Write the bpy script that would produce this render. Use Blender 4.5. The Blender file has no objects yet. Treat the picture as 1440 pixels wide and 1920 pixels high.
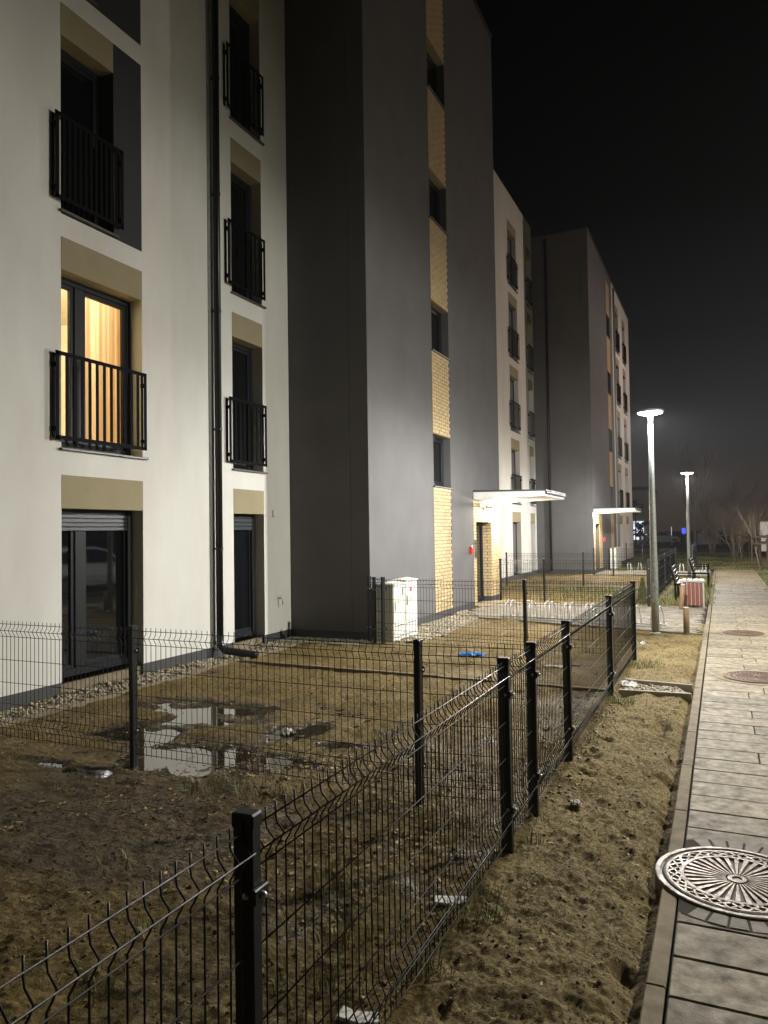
import bpy, bmesh, math, random
import numpy as np
from mathutils import Matrix, Vector
random.seed(7); RNG = np.random.default_rng(7)
S = bpy.context.scene; COL = S.collection
R = math.radians

# ------------------------------------------------------------------ camera
F_PX, CX, CY, CAM_H = 1390.0, 720.0, 960.0, 1.8
v1 = Vector(((1352-CX)/F_PX, (990-CY)/F_PX, 1)).normalized()          # the path's direction seen by the camera
a_ = .0145
dn = Vector((a_, 1, -(v1.x*a_+v1.y)/v1.z)).normalized()
up = -dn; xr = v1.cross(up)
RW = Matrix((xr, v1, up))                                              # camera (x right, y down, z forward) -> world
cam = bpy.data.cameras.new('camera'); co = bpy.data.objects.new('camera', cam); COL.objects.link(co)
right, down, fwd = RW.col[0], RW.col[1], RW.col[2]
M = Matrix((right, -down, -fwd)).transposed().to_4x4(); M.translation = (0, 0, CAM_H)
co.matrix_world = M
cam.sensor_fit = 'VERTICAL'; cam.sensor_height = 36; cam.lens = F_PX/1920*36
cam.clip_start = .05; cam.clip_end = 2000
S.camera = co

# ------------------------------------------------------------------ night sky and exposure
W = bpy.data.worlds.new('World'); S.world = W; W.use_nodes = True
nt = W.node_tree; nt.nodes.clear()
tc = nt.nodes.new('ShaderNodeTexCoord'); sp = nt.nodes.new('ShaderNodeSeparateXYZ')
rp = nt.nodes.new('ShaderNodeValToRGB'); bg = nt.nodes.new('ShaderNodeBackground'); wo = nt.nodes.new('ShaderNodeOutputWorld')
nt.links.new(tc.outputs['Generated'], sp.inputs[0]); nt.links.new(sp.outputs['Z'], rp.inputs[0])
nt.links.new(rp.outputs[0], bg.inputs[0]); nt.links.new(bg.outputs[0], wo.inputs[0])
els = rp.color_ramp.elements
stops = [(0, (.036, .021, .015)), (.05, (.030, .022, .0185)), (.11, (.021, .021, .022)), (.24, (.0065, .007, .0075)),
         (.38, (.0012, .0012, .0012)), (.55, (.0003, .0003, .0003)), (1, (.0002, .0002, .0002))]
while len(els) < len(stops): els.new(.5)
for e, (p, c) in zip(els, stops): e.position = p; e.color = (*c, 1)
bg.inputs[1].default_value = 1.0
S.view_settings.view_transform = 'Standard'; S.view_settings.look = 'None'
S.view_settings.gamma = 1; S.view_settings.exposure = 0; S.view_settings.use_curve_mapping = False
S.render.engine = 'CYCLES'
S.cycles.use_denoising = True
S.cycles.max_bounces = 6; S.cycles.diffuse_bounces = 3; S.cycles.glossy_bounces = 3; S.cycles.transparent_max_bounces = 8
S.cycles.sample_clamp_indirect = 4; S.cycles.caustics_reflective = False; S.cycles.caustics_refractive = False

# lamp powers (the lamps themselves stand further down)
P_STREET, P_PATH, P_DOOR, P_SODIUM, P_ROOM = 4900, 5500, 480, 5200, 340

# ------------------------------------------------------------------ helpers
class MB:
    def __init__(s): s.v = []; s.f = []
    def add(s, vs, fs):
        n = len(s.v); s.v.extend(tuple(map(float, p)) for p in vs); s.f.extend(tuple(i+n for i in q) for q in fs); return s
    def box(s, x0, x1, y0, y1, z0, z1):
        return s.add([(x0,y0,z0),(x1,y0,z0),(x1,y1,z0),(x0,y1,z0),(x0,y0,z1),(x1,y0,z1),(x1,y1,z1),(x0,y1,z1)],
                     [(0,3,2,1),(4,5,6,7),(0,1,5,4),(1,2,6,5),(2,3,7,6),(3,0,4,7)])
    def bar(s, a, b, w, h, upv=(0,0,1)):
        a, b = Vector(a), Vector(b); d = (b-a).normalized(); u = Vector(upv)
        if abs(d.dot(u)) > .99: u = Vector((1,0,0))
        r = d.cross(u).normalized(); u = r.cross(d)
        vs = [p + r*(sx*w/2) + u*(sy*h/2) for p in (a, b) for sx, sy in ((-1,-1),(1,-1),(1,1),(-1,1))]
        return s.add(vs, [(0,1,2,3),(7,6,5,4),(0,4,5,1),(1,5,6,2),(2,6,7,3),(3,7,4,0)])
    def tube(s, pts, r, n=6, caps=True):
        pts = [Vector(p) for p in pts]; rs = r if isinstance(r, (list, tuple)) else [r]*len(pts)
        vs = []; ref = None
        for i, p in enumerate(pts):
            d = (pts[min(i+1, len(pts)-1)] - pts[max(i-1, 0)]).normalized()
            if ref is None: ref = Vector((0,0,1)) if abs(d.z) < .9 else Vector((1,0,0))
            u = (ref - d*ref.dot(d)).normalized(); w = d.cross(u); ref = u
            vs += [p + (u*math.cos(2*math.pi*k/n) + w*math.sin(2*math.pi*k/n))*rs[i] for k in range(n)]
        fs = [(i*n+k, i*n+(k+1)%n, (i+1)*n+(k+1)%n, (i+1)*n+k) for i in range(len(pts)-1) for k in range(n)]
        if caps: fs += [tuple(range(n-1, -1, -1)), tuple((len(pts)-1)*n+k for k in range(n))]
        return s.add(vs, fs)
    def lathe(s, prof, n=24, c=(0,0)):
        vs = [(c[0]+r*math.cos(2*math.pi*k/n), c[1]+r*math.sin(2*math.pi*k/n), z) for r, z in prof for k in range(n)]
        fs = [(i*n+k, i*n+(k+1)%n, (i+1)*n+(k+1)%n, (i+1)*n+k) for i in range(len(prof)-1) for k in range(n)]
        return s.add(vs, fs)
    def quad(s, a, b, c, d): return s.add([a,b,c,d], [(0,1,2,3)])
    def prism(s, poly, z0, z1):
        n = len(poly)
        return s.add([(x,y,z0) for x,y in poly]+[(x,y,z1) for x,y in poly],
                     [tuple(range(n-1,-1,-1)), tuple(range(n,2*n))]+[(i,(i+1)%n,n+(i+1)%n,n+i) for i in range(n)])
    def mesh(s, name, mat, smooth=False, bevel=0, off=(0,0,0)):
        me = bpy.data.meshes.new(name)
        me.from_pydata([(x-off[0], y-off[1], z-off[2]) for x,y,z in s.v], [], s.f)
        bm = bmesh.new(); bm.from_mesh(me)
        bmesh.ops.recalc_face_normals(bm, faces=bm.faces)
        if bevel:
            bmesh.ops.bevel(bm, geom=[e for e in bm.edges if len(e.link_faces) == 2 and e.calc_face_angle() > .6],
                            offset=bevel, segments=1, affect='EDGES', clamp_overlap=True)
        bm.to_mesh(me); bm.free()
        if smooth: me.shade_smooth()
        if mat: me.materials.append(mat)
        return me
    def build(s, name, mat, parent=None, smooth=False, bevel=0):
        return link(name, s.mesh(name, mat, smooth, bevel, wloc(parent)), parent)

def wloc(p):
    v = Vector((0,0,0))
    while p is not None: v += p.location; p = p.parent
    return v
def link(name, data, parent=None, loc=None, rz=0):
    o = bpy.data.objects.new(name, data); COL.objects.link(o); o.parent = parent
    if loc is not None: o.location = loc
    if rz: o.rotation_euler = (0,0,rz)
    return o
def tag(o, label, cat, group=None):
    o['label'] = label; o['category'] = cat
    if group: o['group'] = group
    return o
def thing(name, label, cat, loc=(0,0,0), rz=0, group=None):
    return tag(link(name, None, None, loc, rz), label, cat, group)
def kind(o, k): o['kind'] = k; return o
def copy_tree(o, parent=None):
    c = o.copy(); COL.objects.link(c); c.parent = parent
    for ch in list(o.children): copy_tree(ch, c)
    return c
def npmesh(name, V, Fq, mat, smooth=False, attr=None):
    me = bpy.data.meshes.new(name); k = Fq.shape[1]
    me.vertices.add(len(V)); me.vertices.foreach_set('co', np.asarray(V, np.float32).ravel())
    me.loops.add(Fq.size); me.loops.foreach_set('vertex_index', Fq.astype(np.int32).ravel())
    me.polygons.add(len(Fq)); me.polygons.foreach_set('loop_start', np.arange(0, Fq.size, k, dtype=np.int32))
    if attr is not None:
        at = me.attributes.new('shade', 'FLOAT', 'POINT'); at.data.foreach_set('value', np.asarray(attr, np.float32))
    me.update(calc_edges=True); me.validate()
    if smooth: me.shade_smooth()
    me.materials.append(mat); return me
# value noise
_P = RNG.random((256, 256)).astype(np.float64)
def vnoise(x, y):
    xi = np.floor(x).astype(int); yi = np.floor(y).astype(int); fx = x-xi; fy = y-yi
    fx = fx*fx*(3-2*fx); fy = fy*fy*(3-2*fy)
    g = lambda i, j: _P[(xi+i) & 255, (yi+j) & 255]
    return (g(0,0)*(1-fx)+g(1,0)*fx)*(1-fy) + (g(0,1)*(1-fx)+g(1,1)*fx)*fy - .5
def fbm(x, y, o=4, gain=.5):
    s = 0; am = 1
    for k in range(o): s = s + am*vnoise(x*2**k+17.3*k, y*2**k+9.1*k); am *= gain
    return s

# ------------------------------------------------------------------ materials
def nodes(name):
    m = bpy.data.materials.new(name); m.use_nodes = True; n = m.node_tree; b = n.nodes['Principled BSDF']; return m, n, b
def mat(name, c1, c2=None, scale=6, detail=6, rough=.8, rough2=None, metal=0, spec=.5, bump=0, bscale=80, bdist=.01, rnd=0, attr=False, stretch=None, lo=.35, hi=.65):
    m, n, b = nodes(name); L = n.links
    t = n.nodes.new('ShaderNodeTexCoord'); mp = n.nodes.new('ShaderNodeMapping'); L.new(t.outputs['Object'], mp.inputs[0])
    if stretch: mp.inputs['Scale'].default_value = stretch
    if rnd and not attr:                                  # no two pieces show the same patch of the pattern
        oi = n.nodes.new('ShaderNodeObjectInfo'); cx = n.nodes.new('ShaderNodeCombineXYZ')
        for k_, f_ in enumerate((61., 37., 83.)):
            mu = n.nodes.new('ShaderNodeMath'); mu.operation = 'MULTIPLY'; mu.inputs[1].default_value = f_; L.new(oi.outputs['Random'], mu.inputs[0]); L.new(mu.outputs[0], cx.inputs[k_])
        L.new(cx.outputs[0], mp.inputs['Location'])
    col = None
    if c2 is None: c2 = tuple(x*.88 for x in c1)
    nz = n.nodes.new('ShaderNodeTexNoise'); nz.inputs['Scale'].default_value = scale; nz.inputs['Detail'].default_value = detail; nz.inputs['Roughness'].default_value = .6
    L.new(mp.outputs[0], nz.inputs[0])
    r = n.nodes.new('ShaderNodeValToRGB'); r.color_ramp.elements[0].position = lo; r.color_ramp.elements[1].position = hi
    r.color_ramp.elements[0].color = (*c1, 1); r.color_ramp.elements[1].color = (*c2, 1)
    L.new(nz.outputs[0], r.inputs[0]); col = r.outputs[0]
    if rnd or attr:
        src = None
        if attr: a = n.nodes.new('ShaderNodeAttribute'); a.attribute_name = 'shade'; src = a.outputs['Fac']
        else: a = n.nodes.new('ShaderNodeObjectInfo'); src = a.outputs['Random']
        mr = n.nodes.new('ShaderNodeMapRange'); amt = rnd or .4
        mr.inputs[3].default_value = 1-amt; mr.inputs[4].default_value = 1+amt; L.new(src, mr.inputs[0])
        vm = n.nodes.new('ShaderNodeVectorMath'); vm.operation = 'SCALE'
        L.new(col, vm.inputs[0]); L.new(mr.outputs[0], vm.inputs['Scale']); col = vm.outputs[0]
    L.new(col, b.inputs['Base Color'])
    b.inputs['Roughness'].default_value = rough; b.inputs['Metallic'].default_value = metal; b.inputs['Specular IOR Level'].default_value = spec
    if rough2 is not None:
        mr = n.nodes.new('ShaderNodeMapRange'); mr.inputs[1].default_value = .3; mr.inputs[2].default_value = .7
        mr.inputs[3].default_value = rough; mr.inputs[4].default_value = rough2
        L.new(nz.outputs[0], mr.inputs[0]); L.new(mr.outputs[0], b.inputs['Roughness'])
    if bump:
        bn = n.nodes.new('ShaderNodeTexNoise'); bn.inputs['Scale'].default_value = bscale; bn.inputs['Detail'].default_value = 4
        L.new(mp.outputs[0], bn.inputs[0]); bp = n.nodes.new('ShaderNodeBump'); bp.inputs['Strength'].default_value = bump; bp.inputs['Distance'].default_value = bdist
        L.new(bn.outputs[0], bp.inputs['Height']); L.new(bp.outputs[0], b.inputs['Normal'])
    return m
def emit(name, c, s):
    m, n, b = nodes(name); b.inputs['Base Color'].default_value = (*c, 1)
    b.inputs['Emission Color'].default_value = (*c, 1); b.inputs['Emission Strength'].default_value = s; return m
def glass(name):
    m = bpy.data.materials.new(name); m.use_nodes = True; n = m.node_tree; n.nodes.clear()
    o = n.nodes.new('ShaderNodeOutputMaterial'); mx = n.nodes.new('ShaderNodeMixShader'); tr = n.nodes.new('ShaderNodeBsdfTransparent')
    gl = n.nodes.new('ShaderNodeBsdfGlossy'); gl.inputs['Roughness'].default_value = .01; fr = n.nodes.new('ShaderNodeFresnel')
    ge = n.nodes.new('ShaderNodeNewGeometry'); io = n.nodes.new('ShaderNodeMapRange'); io.inputs[3].default_value = 1.5; io.inputs[4].default_value = 1/1.5
    n.links.new(ge.outputs['Backfacing'], io.inputs[0]); n.links.new(io.outputs[0], fr.inputs[0])
    tr.inputs[0].default_value = (.92,.94,.93,1)
    n.links.new(fr.outputs[0], mx.inputs[0]); n.links.new(tr.outputs[0], mx.inputs[1]); n.links.new(gl.outputs[0], mx.inputs[2]); n.links.new(mx.outputs[0], o.inputs[0]); return m

WHITE = mat('white_render', (.76,.755,.71), (.66,.645,.59), scale=1.1, rough=.9, bump=.25, bscale=220, bdist=.003, stretch=(1,1,.35))
GREY = mat('grey_render', (.138,.134,.135), (.118,.115,.117), scale=1.2, rough=.9, bump=.25, bscale=220, bdist=.003)
BEIGE = mat('beige_render', (.34,.29,.18), (.31,.265,.16), scale=3, rough=.9, bump=.2, bscale=220, bdist=.003)
DARKP = mat('anthracite_render', (.035,.036,.04), scale=3, rough=.85, bump=.2, bscale=220, bdist=.003)
PLINTH = mat('plinth_mosaic', (.085,.085,.085), (.055,.055,.055), scale=60, rough=.85, bump=.3, bscale=200, bdist=.004)
FRAME = mat('anthracite_frame', (.016,.018,.021), rough=.5, spec=.22, scale=4)
SHUT = mat('shutter_aluminium', (.035,.04,.046), rough=.38, scale=4)
PANE = mat('dark_glazing', (.006,.0075,.0085), (.005,.006,.007), rough=.03, spec=.6, scale=2)
GLASS = glass('clear_glazing')
RAIL = mat('black_powder_coat', (.005,.005,.0055), rough=.65, spec=.06, scale=5)
SILL = mat('sill_metal', (.10,.095,.085), rough=.45, metal=.3)
PIPE = mat('downpipe_steel', (.018,.02,.022), rough=.35, metal=.2)
BRICK = mat('yellow_clinker', (.62,.48,.27), (.49,.37,.195), scale=9, rough=.8, bump=.35, bscale=90, bdist=.004, rnd=.14)
MORTAR = mat('dark_mortar', (.085,.07,.055), (.06,.05,.04), scale=30, rough=.95, bump=.4, bscale=150, bdist=.004)
CANW = mat('canopy_white', (.72,.70,.66), rough=.6)
CANG = mat('canopy_sheet_grey', (.06,.06,.065), rough=.5)
STEEL = mat('black_fence_coat', (.008,.009,.0095), (.006,.007,.0075), rough=.38, rough2=.5, scale=20)
BOLT = mat('bolt_zinc', (.62,.60,.54), rough=.35, metal=.7)
ZINC = mat('galvanised_steel', (.42,.44,.42), (.27,.29,.27), scale=24, rough=.45, rough2=.6, metal=.55, bump=.05, bscale=30)
CHROME = mat('bright_tube', (.55,.55,.53), rough=.32, metal=.35, scale=20)
KERB = mat('kerb_concrete', (.27,.22,.145), (.16,.13,.08), scale=9, rough=.9, bump=.4, bscale=130, bdist=.004, rnd=.08)
SLAB = mat('melange_slab', (.075,.060,.035), (.33,.275,.18), scale=13, detail=14, rough=.82, rough2=.65, bump=.5, bscale=110, bdist=.005, rnd=.26, lo=.28, hi=.74)
PALEC = mat('pale_edging', (.5,.47,.40), (.38,.35,.29), scale=9, rough=.8)
BED = mat('joint_sand', (.035,.029,.019), rough=1, scale=30)
BLOCKP = mat('paving_block', (.28,.25,.20), (.20,.175,.14), scale=5, rough=.85, bump=.3, bscale=90, bdist=.004, attr=True, rnd=.25)
IRON = mat('cast_iron', (.27,.225,.175), (.12,.092,.066), scale=26, rough=.42, rough2=.62, metal=.45, bump=.35, bscale=120, bdist=.003)
GRIME = mat('grimy_iron', (.085,.065,.048), (.05,.038,.028), scale=30, rough=.7, bump=.5, bscale=120, bdist=.004)
IROND = mat('rusty_iron', (.16,.085,.045), (.10,.055,.032), scale=30, rough=.55, metal=.5, bump=.5, bscale=120, bdist=.004)
COBB = mat('granite_sett', (.22,.19,.15), (.14,.12,.092), scale=16, rough=.75, bump=.4, bscale=100, bdist=.004, rnd=.2)
def soil_mat(name, ca, cb, cc, wet=.5):
    m, n, b = nodes(name); L = n.links
    t = n.nodes.new('ShaderNodeTexCoord')
    def nz(s, d=6):
        q = n.nodes.new('ShaderNodeTexNoise'); q.inputs['Scale'].default_value = s; q.inputs['Detail'].default_value = d; q.inputs['Roughness'].default_value = .65
        L.new(t.outputs['Object'], q.inputs[0]); return q.outputs[0]
    r1 = n.nodes.new('ShaderNodeValToRGB'); r1.color_ramp.elements[0].position = .36; r1.color_ramp.elements[1].position = .64
    r1.color_ramp.elements[0].color = (*ca,1); r1.color_ramp.elements[1].color = (*cb,1); L.new(nz(1.7), r1.inputs[0])
    r2 = n.nodes.new('ShaderNodeValToRGB'); r2.color_ramp.elements[0].position = .5; r2.color_ramp.elements[1].position = .72
    r2.color_ramp.elements[0].color = (0,0,0,1); r2.color_ramp.elements[1].color = (1,1,1,1); L.new(nz(38, 5), r2.inputs[0])
    mx = n.nodes.new('ShaderNodeMix'); mx.data_type = 'RGBA'; mx.inputs['B'].default_value = (*cc,1)
    L.new(r2.outputs[0], mx.inputs['Factor']); L.new(r1.outputs[0], mx.inputs['A']); L.new(mx.outputs['Result'], b.inputs['Base Color'])
    mr = n.nodes.new('ShaderNodeMapRange'); mr.inputs[1].default_value = .35; mr.inputs[2].default_value = .6; mr.inputs[3].default_value = wet; mr.inputs[4].default_value = .95
    L.new(nz(.9), mr.inputs[0]); L.new(mr.outputs[0], b.inputs['Roughness'])
    prev = None
    for sc, dist in ((26, .022), (75, .014), (190, .007)):
        bp = n.nodes.new('ShaderNodeBump'); bp.inputs['Strength'].default_value = 1; bp.inputs['Distance'].default_value = dist
        L.new(nz(sc, 5), bp.inputs['Height'])
        if prev: L.new(prev, bp.inputs['Normal'])
        prev = bp.outputs[0]
    L.new(prev, b.inputs['Normal'])
    at = n.nodes.new('ShaderNodeAttribute'); at.attribute_name = 'shade'            # soaked ground round the puddles
    wm = n.nodes.new('ShaderNodeMix'); wm.data_type = 'RGBA'; wm.blend_type = 'MULTIPLY'; wm.inputs['B'].default_value = (.36,.33,.30,1)
    L.new(at.outputs['Fac'], wm.inputs['Factor']); L.new(mx.outputs['Result'], wm.inputs['A']); L.new(wm.outputs['Result'], b.inputs['Base Color'])
    rw = n.nodes.new('ShaderNodeMix'); rw.inputs['B'].default_value = .22; L.new(at.outputs['Fac'], rw.inputs['Factor']); L.new(mr.outputs[0], rw.inputs['A']); L.new(rw.outputs['Result'], b.inputs['Roughness'])
    b.inputs['Specular IOR Level'].default_value = .35
    return m
SOIL = soil_mat('bare_soil', (.11,.072,.019), (.205,.143,.044), (.40,.30,.105))
VERGE = soil_mat('sandy_soil', (.165,.118,.045), (.28,.21,.085), (.50,.40,.185), wet=.85)
TURF = soil_mat('rough_turf', (.05,.055,.018), (.085,.085,.03), (.13,.12,.05), wet=.8)
FARG = soil_mat('far_ground', (.045,.04,.025), (.06,.052,.03), (.08,.07,.045), wet=.8)
ASPH = mat('asphalt', (.045,.045,.045), (.06,.06,.058), scale=20, rough=.85, bump=.3, bscale=150)
WATER = mat('puddle_water', (.04,.03,.015), (.03,.022,.011), rough=.025, spec=1.0, scale=2, bump=.02, bscale=9)
STONE = mat('gravel_stone', (.42,.37,.27), (.27,.23,.165), scale=20, rough=.85, attr=True, rnd=.55)
LEAF = mat('dead_leaf', (.42,.30,.12), (.26,.18,.07), scale=20, rough=.7, attr=True, rnd=.5)
GRASS = mat('grass_blade', (.15,.19,.04), (.25,.23,.07), scale=8, rough=.6, attr=True, rnd=.4)
TWIG = mat('grey_bark', (.26,.21,.15), (.17,.135,.09), scale=20, rough=.9, bump=.4, bscale=40)
FOL = mat('dark_foliage', (.03,.04,.016), (.05,.06,.025), scale=3, rough=.7, attr=True, rnd=.5)
THUJA = mat('conifer_foliage', (.11,.12,.025), (.16,.16,.045), scale=9, rough=.7, attr=True, rnd=.4)
WOOD = mat('weathered_post_wood', (.27,.18,.09), (.17,.11,.055), scale=9, rough=.85, bump=.4, bscale=60, stretch=(6,6,.6))
DSTAKE = mat('dark_stake_wood', (.09,.065,.04), (.06,.042,.026), scale=9, rough=.85, stretch=(6,6,.6))
REDW = mat('brown_red_slat', (.17,.05,.027), (.12,.036,.02), scale=9, rough=.5, stretch=(4,4,.5))
PALEW = mat('pale_worn_slat', (.62,.58,.52), (.5,.46,.41), scale=9, rough=.6)
DWOOD = mat('dark_bench_slat', (.06,.035,.022), (.04,.025,.016), scale=9, rough=.55)
CAB = mat('cabinet_polyester', (.80,.80,.74), (.74,.74,.68), scale=3, rough=.5)
PAPER = mat('white_paper', (.78,.76,.70), (.66,.64,.58), scale=12, rough=.7)
BLUEP = mat('blue_plastic', (.03,.20,.62), (.05,.28,.72), scale=20, rough=.35)
YEL = mat('yellow_sticker', (.75,.6,.03), rough=.5); RED = mat('red_plastic', (.62,.02,.018), rough=.4)
BLK = mat('black_plastic', (.012,.012,.012), rough=.4); DGREY = mat('dark_grey_print', (.07,.07,.07), rough=.6)
WPL = mat('white_plastic', (.74,.74,.72), rough=.4)
LAMPW = emit('lamp_diffuser', (.93,.96,1.0), 55); LAMPD = emit('door_lamp_diffuser', (1,.93,.80), 45); LAMPO = emit('sodium_diffuser', (1,.55,.22), 30)

# ------------------------------------------------------------------ setting: ground, path, kerb
kind(MB().box(-300,300,-60,600,-.5,-.11).build('ground', FARG), 'structure')

def puddle_mask(x, y, grow=0.0):
    blobs = [(-5.0,6.35,.62,.30),(-4.72,6.0,.42,.22),(-4.95,5.35,.42,.24),(-4.1,5.0,.55,.40),(-3.75,4.95,.35,.34),(-3.75,5.8,.16,.32),(-4.62,4.38,.25,.10),(-5.0,4.4,.2,.08),(-3.25,5.15,.28,.16),(-3.55,6.15,.16,.26),(-3.0,5.7,.2,.1)]
    m = np.full_like(x, -.55)
    for bx, by, rx, ry in blobs:
        m = np.maximum(m, 1.25-np.sqrt(((x-bx)/rx)**2+((y-by)/ry)**2))
    m = m + .95*fbm(x*3.4+3, y*3.4, 5, .6) - .05 + grow
    return np.clip(m, 0, .5)
def soil_h(x, y):
    h = -.022 + .034*fbm(x*1.3, y*1.3, 3) + .016*fbm(x*3.1+8, y*2.1+3, 2)
    near = np.clip((x+1.35)/.3, 0, 1)                       # the verge between fence and kerb is the most broken up
    rough = fbm(x*9+5, y*9, 4, .6)
    h = h + (.021+.007*near)*rough + .014*np.abs(fbm(x*24, y*24+4, 3, .6)) + .006*fbm(x*48, y*48, 2)
    f = fbm(x*5.0+40, y*4.0+11, 2)
    h = h - np.clip(f-.30, 0, 1)*.16*(.35+near)              # heel marks and pits
    pm = puddle_mask(x, y)
    h = h*(1-.5*np.clip(pm*4,0,1)) - .085*pm
    h = h - .055*np.clip(1-np.abs(x+.36)/(.09+.08*fbm(x*0+2, y*2.3, 3)), 0, 1)*(y < 13)  # soil sunk along the kerb
    return np.maximum(h, -.10)
def wet_f(x, y):
    big = np.clip((fbm(x*.55+3, y*.55+8, 3)+.12)*2.2, 0, .75)*np.clip((6.6-y)/2.5, 0, 1)*np.clip((-1.3-x)/1.2, 0, 1)
    return np.clip(np.maximum(puddle_mask(x, y, .32)*2.6, big), 0, 1)
def patch(name, xs, ys, m, hf, wet=None):
    X, Y = np.meshgrid(xs, ys); Z = hf(X, Y); nx, ny = len(xs), len(ys)
    i = (np.arange(ny-1)[:,None]*nx + np.arange(nx-1)[None]).ravel()
    o = link(name, npmesh(name, np.stack([X,Y,Z],-1).reshape(-1,3), np.stack([i,i+1,i+nx+1,i+nx],1), m, smooth=True, attr=None if wet is None else wet(X, Y).ravel()))
    return kind(o, 'structure')
ys = [-1.2]
while ys[-1] < 15.2: ys.append(ys[-1] + max(.010, .0036*ys[-1]))
ys = np.array(ys)
patch('garden_soil', np.arange(-7.1, -1.1, .022), ys, SOIL, soil_h, wet_f)
patch('verge_soil', np.arange(-1.122, -.30, .008), ys, VERGE, soil_h)
far_h = lambda x, y: -.03+.05*fbm(x*1.1, y*1.1, 4) + .02*fbm(x*6, y*6, 2)
patch('back_garden_soil', np.arange(-7.6, -.3, .06), np.arange(17.4, 32, .07), SOIL, far_h)
patch('lawn', np.arange(1.25, 26, .12), np.arange(2, 62, .14), TURF, lambda x, y: -.02+.08*fbm(x*.8, y*.8, 4))
patch('meadow', np.arange(-30, 1.25, .12), np.arange(35.4, 62, .14), TURF, lambda x, y: -.03+.08*fbm(x*.8, y*.8, 4))
kind(MB().box(-200,200,64,72,-.2,-.055).build('road', ASPH), 'structure')
kind(MB().box(3.2,9.5,-8,34,-.2,.07).build('parking_lane', ASPH), 'structure')
pud = link('puddle', npmesh('puddle', np.array([(-5.9,4.15,-.047),(-3.2,4.15,-.047),(-3.2,7.0,-.047),(-5.9,7.0,-.047)]), np.array([[0,1,2,3]]), WATER))
kind(pud, 'structure')

PX0, PX1 = -.235, 1.17
path = kind(MB().box(PX0, PX1, -3, 35.3, -.12, -.012).build('footpath', BED), 'structure')
breaks = (.46, .62, .80, .96); slabm = {}
def slab_mesh(w, d):
    k = (round(w,3), round(d,3))
    if k not in slabm:
        slabm[k] = MB().box(0, w, 0, d, -.05, 0).mesh('slab', SLAB, bevel=.004)
    return slabm[k]
y = .42; last = None; G = .0105
while y < 35.2:
    d = .297
    if y > 1.2:
        b = random.choice([q for q in breaks if q != last]); last = b
        parts = [(0, b), (b, PX1-PX0)] if random.random() < .8 or y > 12 else [(0, PX1-PX0)]
        for u0, u1 in parts:
            o = link('slab', slab_mesh(u1-u0-G, d-G), path, (PX0+u0+G/2, y+G/2, random.uniform(-.0015, .0015)))
            o.rotation_euler = (random.uniform(-.004,.004), random.uniform(-.002,.002), random.uniform(-.002,.002))
    y += d
def kerb_run(x0, x1, ya, yb, j0, ztop=-.001):
    k = kind(MB().box(x0+.006, x1-.006, ya, yb, -.2, -.03).build('kerb', BED), 'structure')
    me = MB().box(0, x1-x0, 0, .994, -.2, 0).mesh('kerb_stone', KERB, bevel=.006)
    yy = j0
    while yy < yb-.5:
        o = link('kerb_stone', me, k, (x0+random.uniform(-.0025,.0025), yy, ztop+random.uniform(-.0015,.0015)), random.uniform(-.003,.003)); yy += 1.0
kerb_run(-.318, -.243, -1, 35.3, -.85)
kerb_run(1.178, 1.252, -1, 35.3, -.6)

# paved forecourt with bicycle racks
poly = [(-.335,13.70),(-.335,18.35),(-5.38,18.75),(-5.38,16.3),(-4.72,15.0)]
fore = kind(MB().prism(poly, -.15, -.012).build('forecourt', BED), 'structure')
def inpoly(px, py, poly):
    c = False
    for i in range(len(poly)):
        (x1,y1),(x2,y2) = poly[i], poly[i-1]
        if (y1>py)!=(y2>py) and px < (x2-x1)*(py-y1)/(y2-y1)+x1: c = not c
    return c
def blocks(name, poly, parent, ang, m=BLOCKP, bw=.2, bd=.1, zt=0):
    V=[];Fc=[];A=[]; xs=[p[0] for p in poly]; yy=[p[1] for p in poly]; ca,sa=math.cos(ang),math.sin(ang); cx,cy=min(xs),min(yy)
    n=int(8/bd)
    for j in range(-n, n):
        for i in range(-45, 45):
            u=(i+(j%2)*.5)*bw; v=j*bd; x=cx+u*ca-v*sa; yv=cy+u*sa+v*ca
            if not (inpoly(x,yv,poly) and all(inpoly(x+(du*ca-dv*sa), yv+(du*sa+dv*ca), poly) for du,dv in ((bw,0),(0,bd),(bw,bd)))): continue
            g=.004; b=len(V); z=zt+random.uniform(-.003,.002)
            for zz, gg in ((-.03,g),(z-.004,g),(z,g+.005)):
                for du,dv in ((gg,gg),(bw-gg,gg),(bw-gg,bd-gg),(gg,bd-gg)): V.append((x+du*ca-dv*sa, yv+du*sa+dv*ca, zz))
            for r_ in (0,4):
                Fc += [(b+r_+k, b+r_+(k+1)%4, b+r_+4+(k+1)%4, b+r_+4+k) for k in range(4)]
            Fc.append((b+8,b+9,b+10,b+11)); A += [random.random()]*12
    o = link(name, npmesh(name, np.array(V), np.array(Fc), m, attr=A), parent); return kind(o,'stuff')
blocks('paving_blocks', poly, fore, -.27)
for a, b in ((poly[4], poly[0]), (poly[3], poly[4]), (poly[1], poly[2])):
    MB().bar((a[0],a[1],-.05), (b[0],b[1],-.05), .06, .13).build('edging_strip', KERB, fore, bevel=.006)
poly2 = [(-.335,30.6),(-.335,34.2),(-4.78,34.6),(-4.78,30.9)]
fore2 = kind(MB().prism(poly2, -.15, -.012).build('forecourt', BED), 'structure')
blocks('paving_blocks', poly2, fore2, 0, bw=.3, bd=.2)
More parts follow.
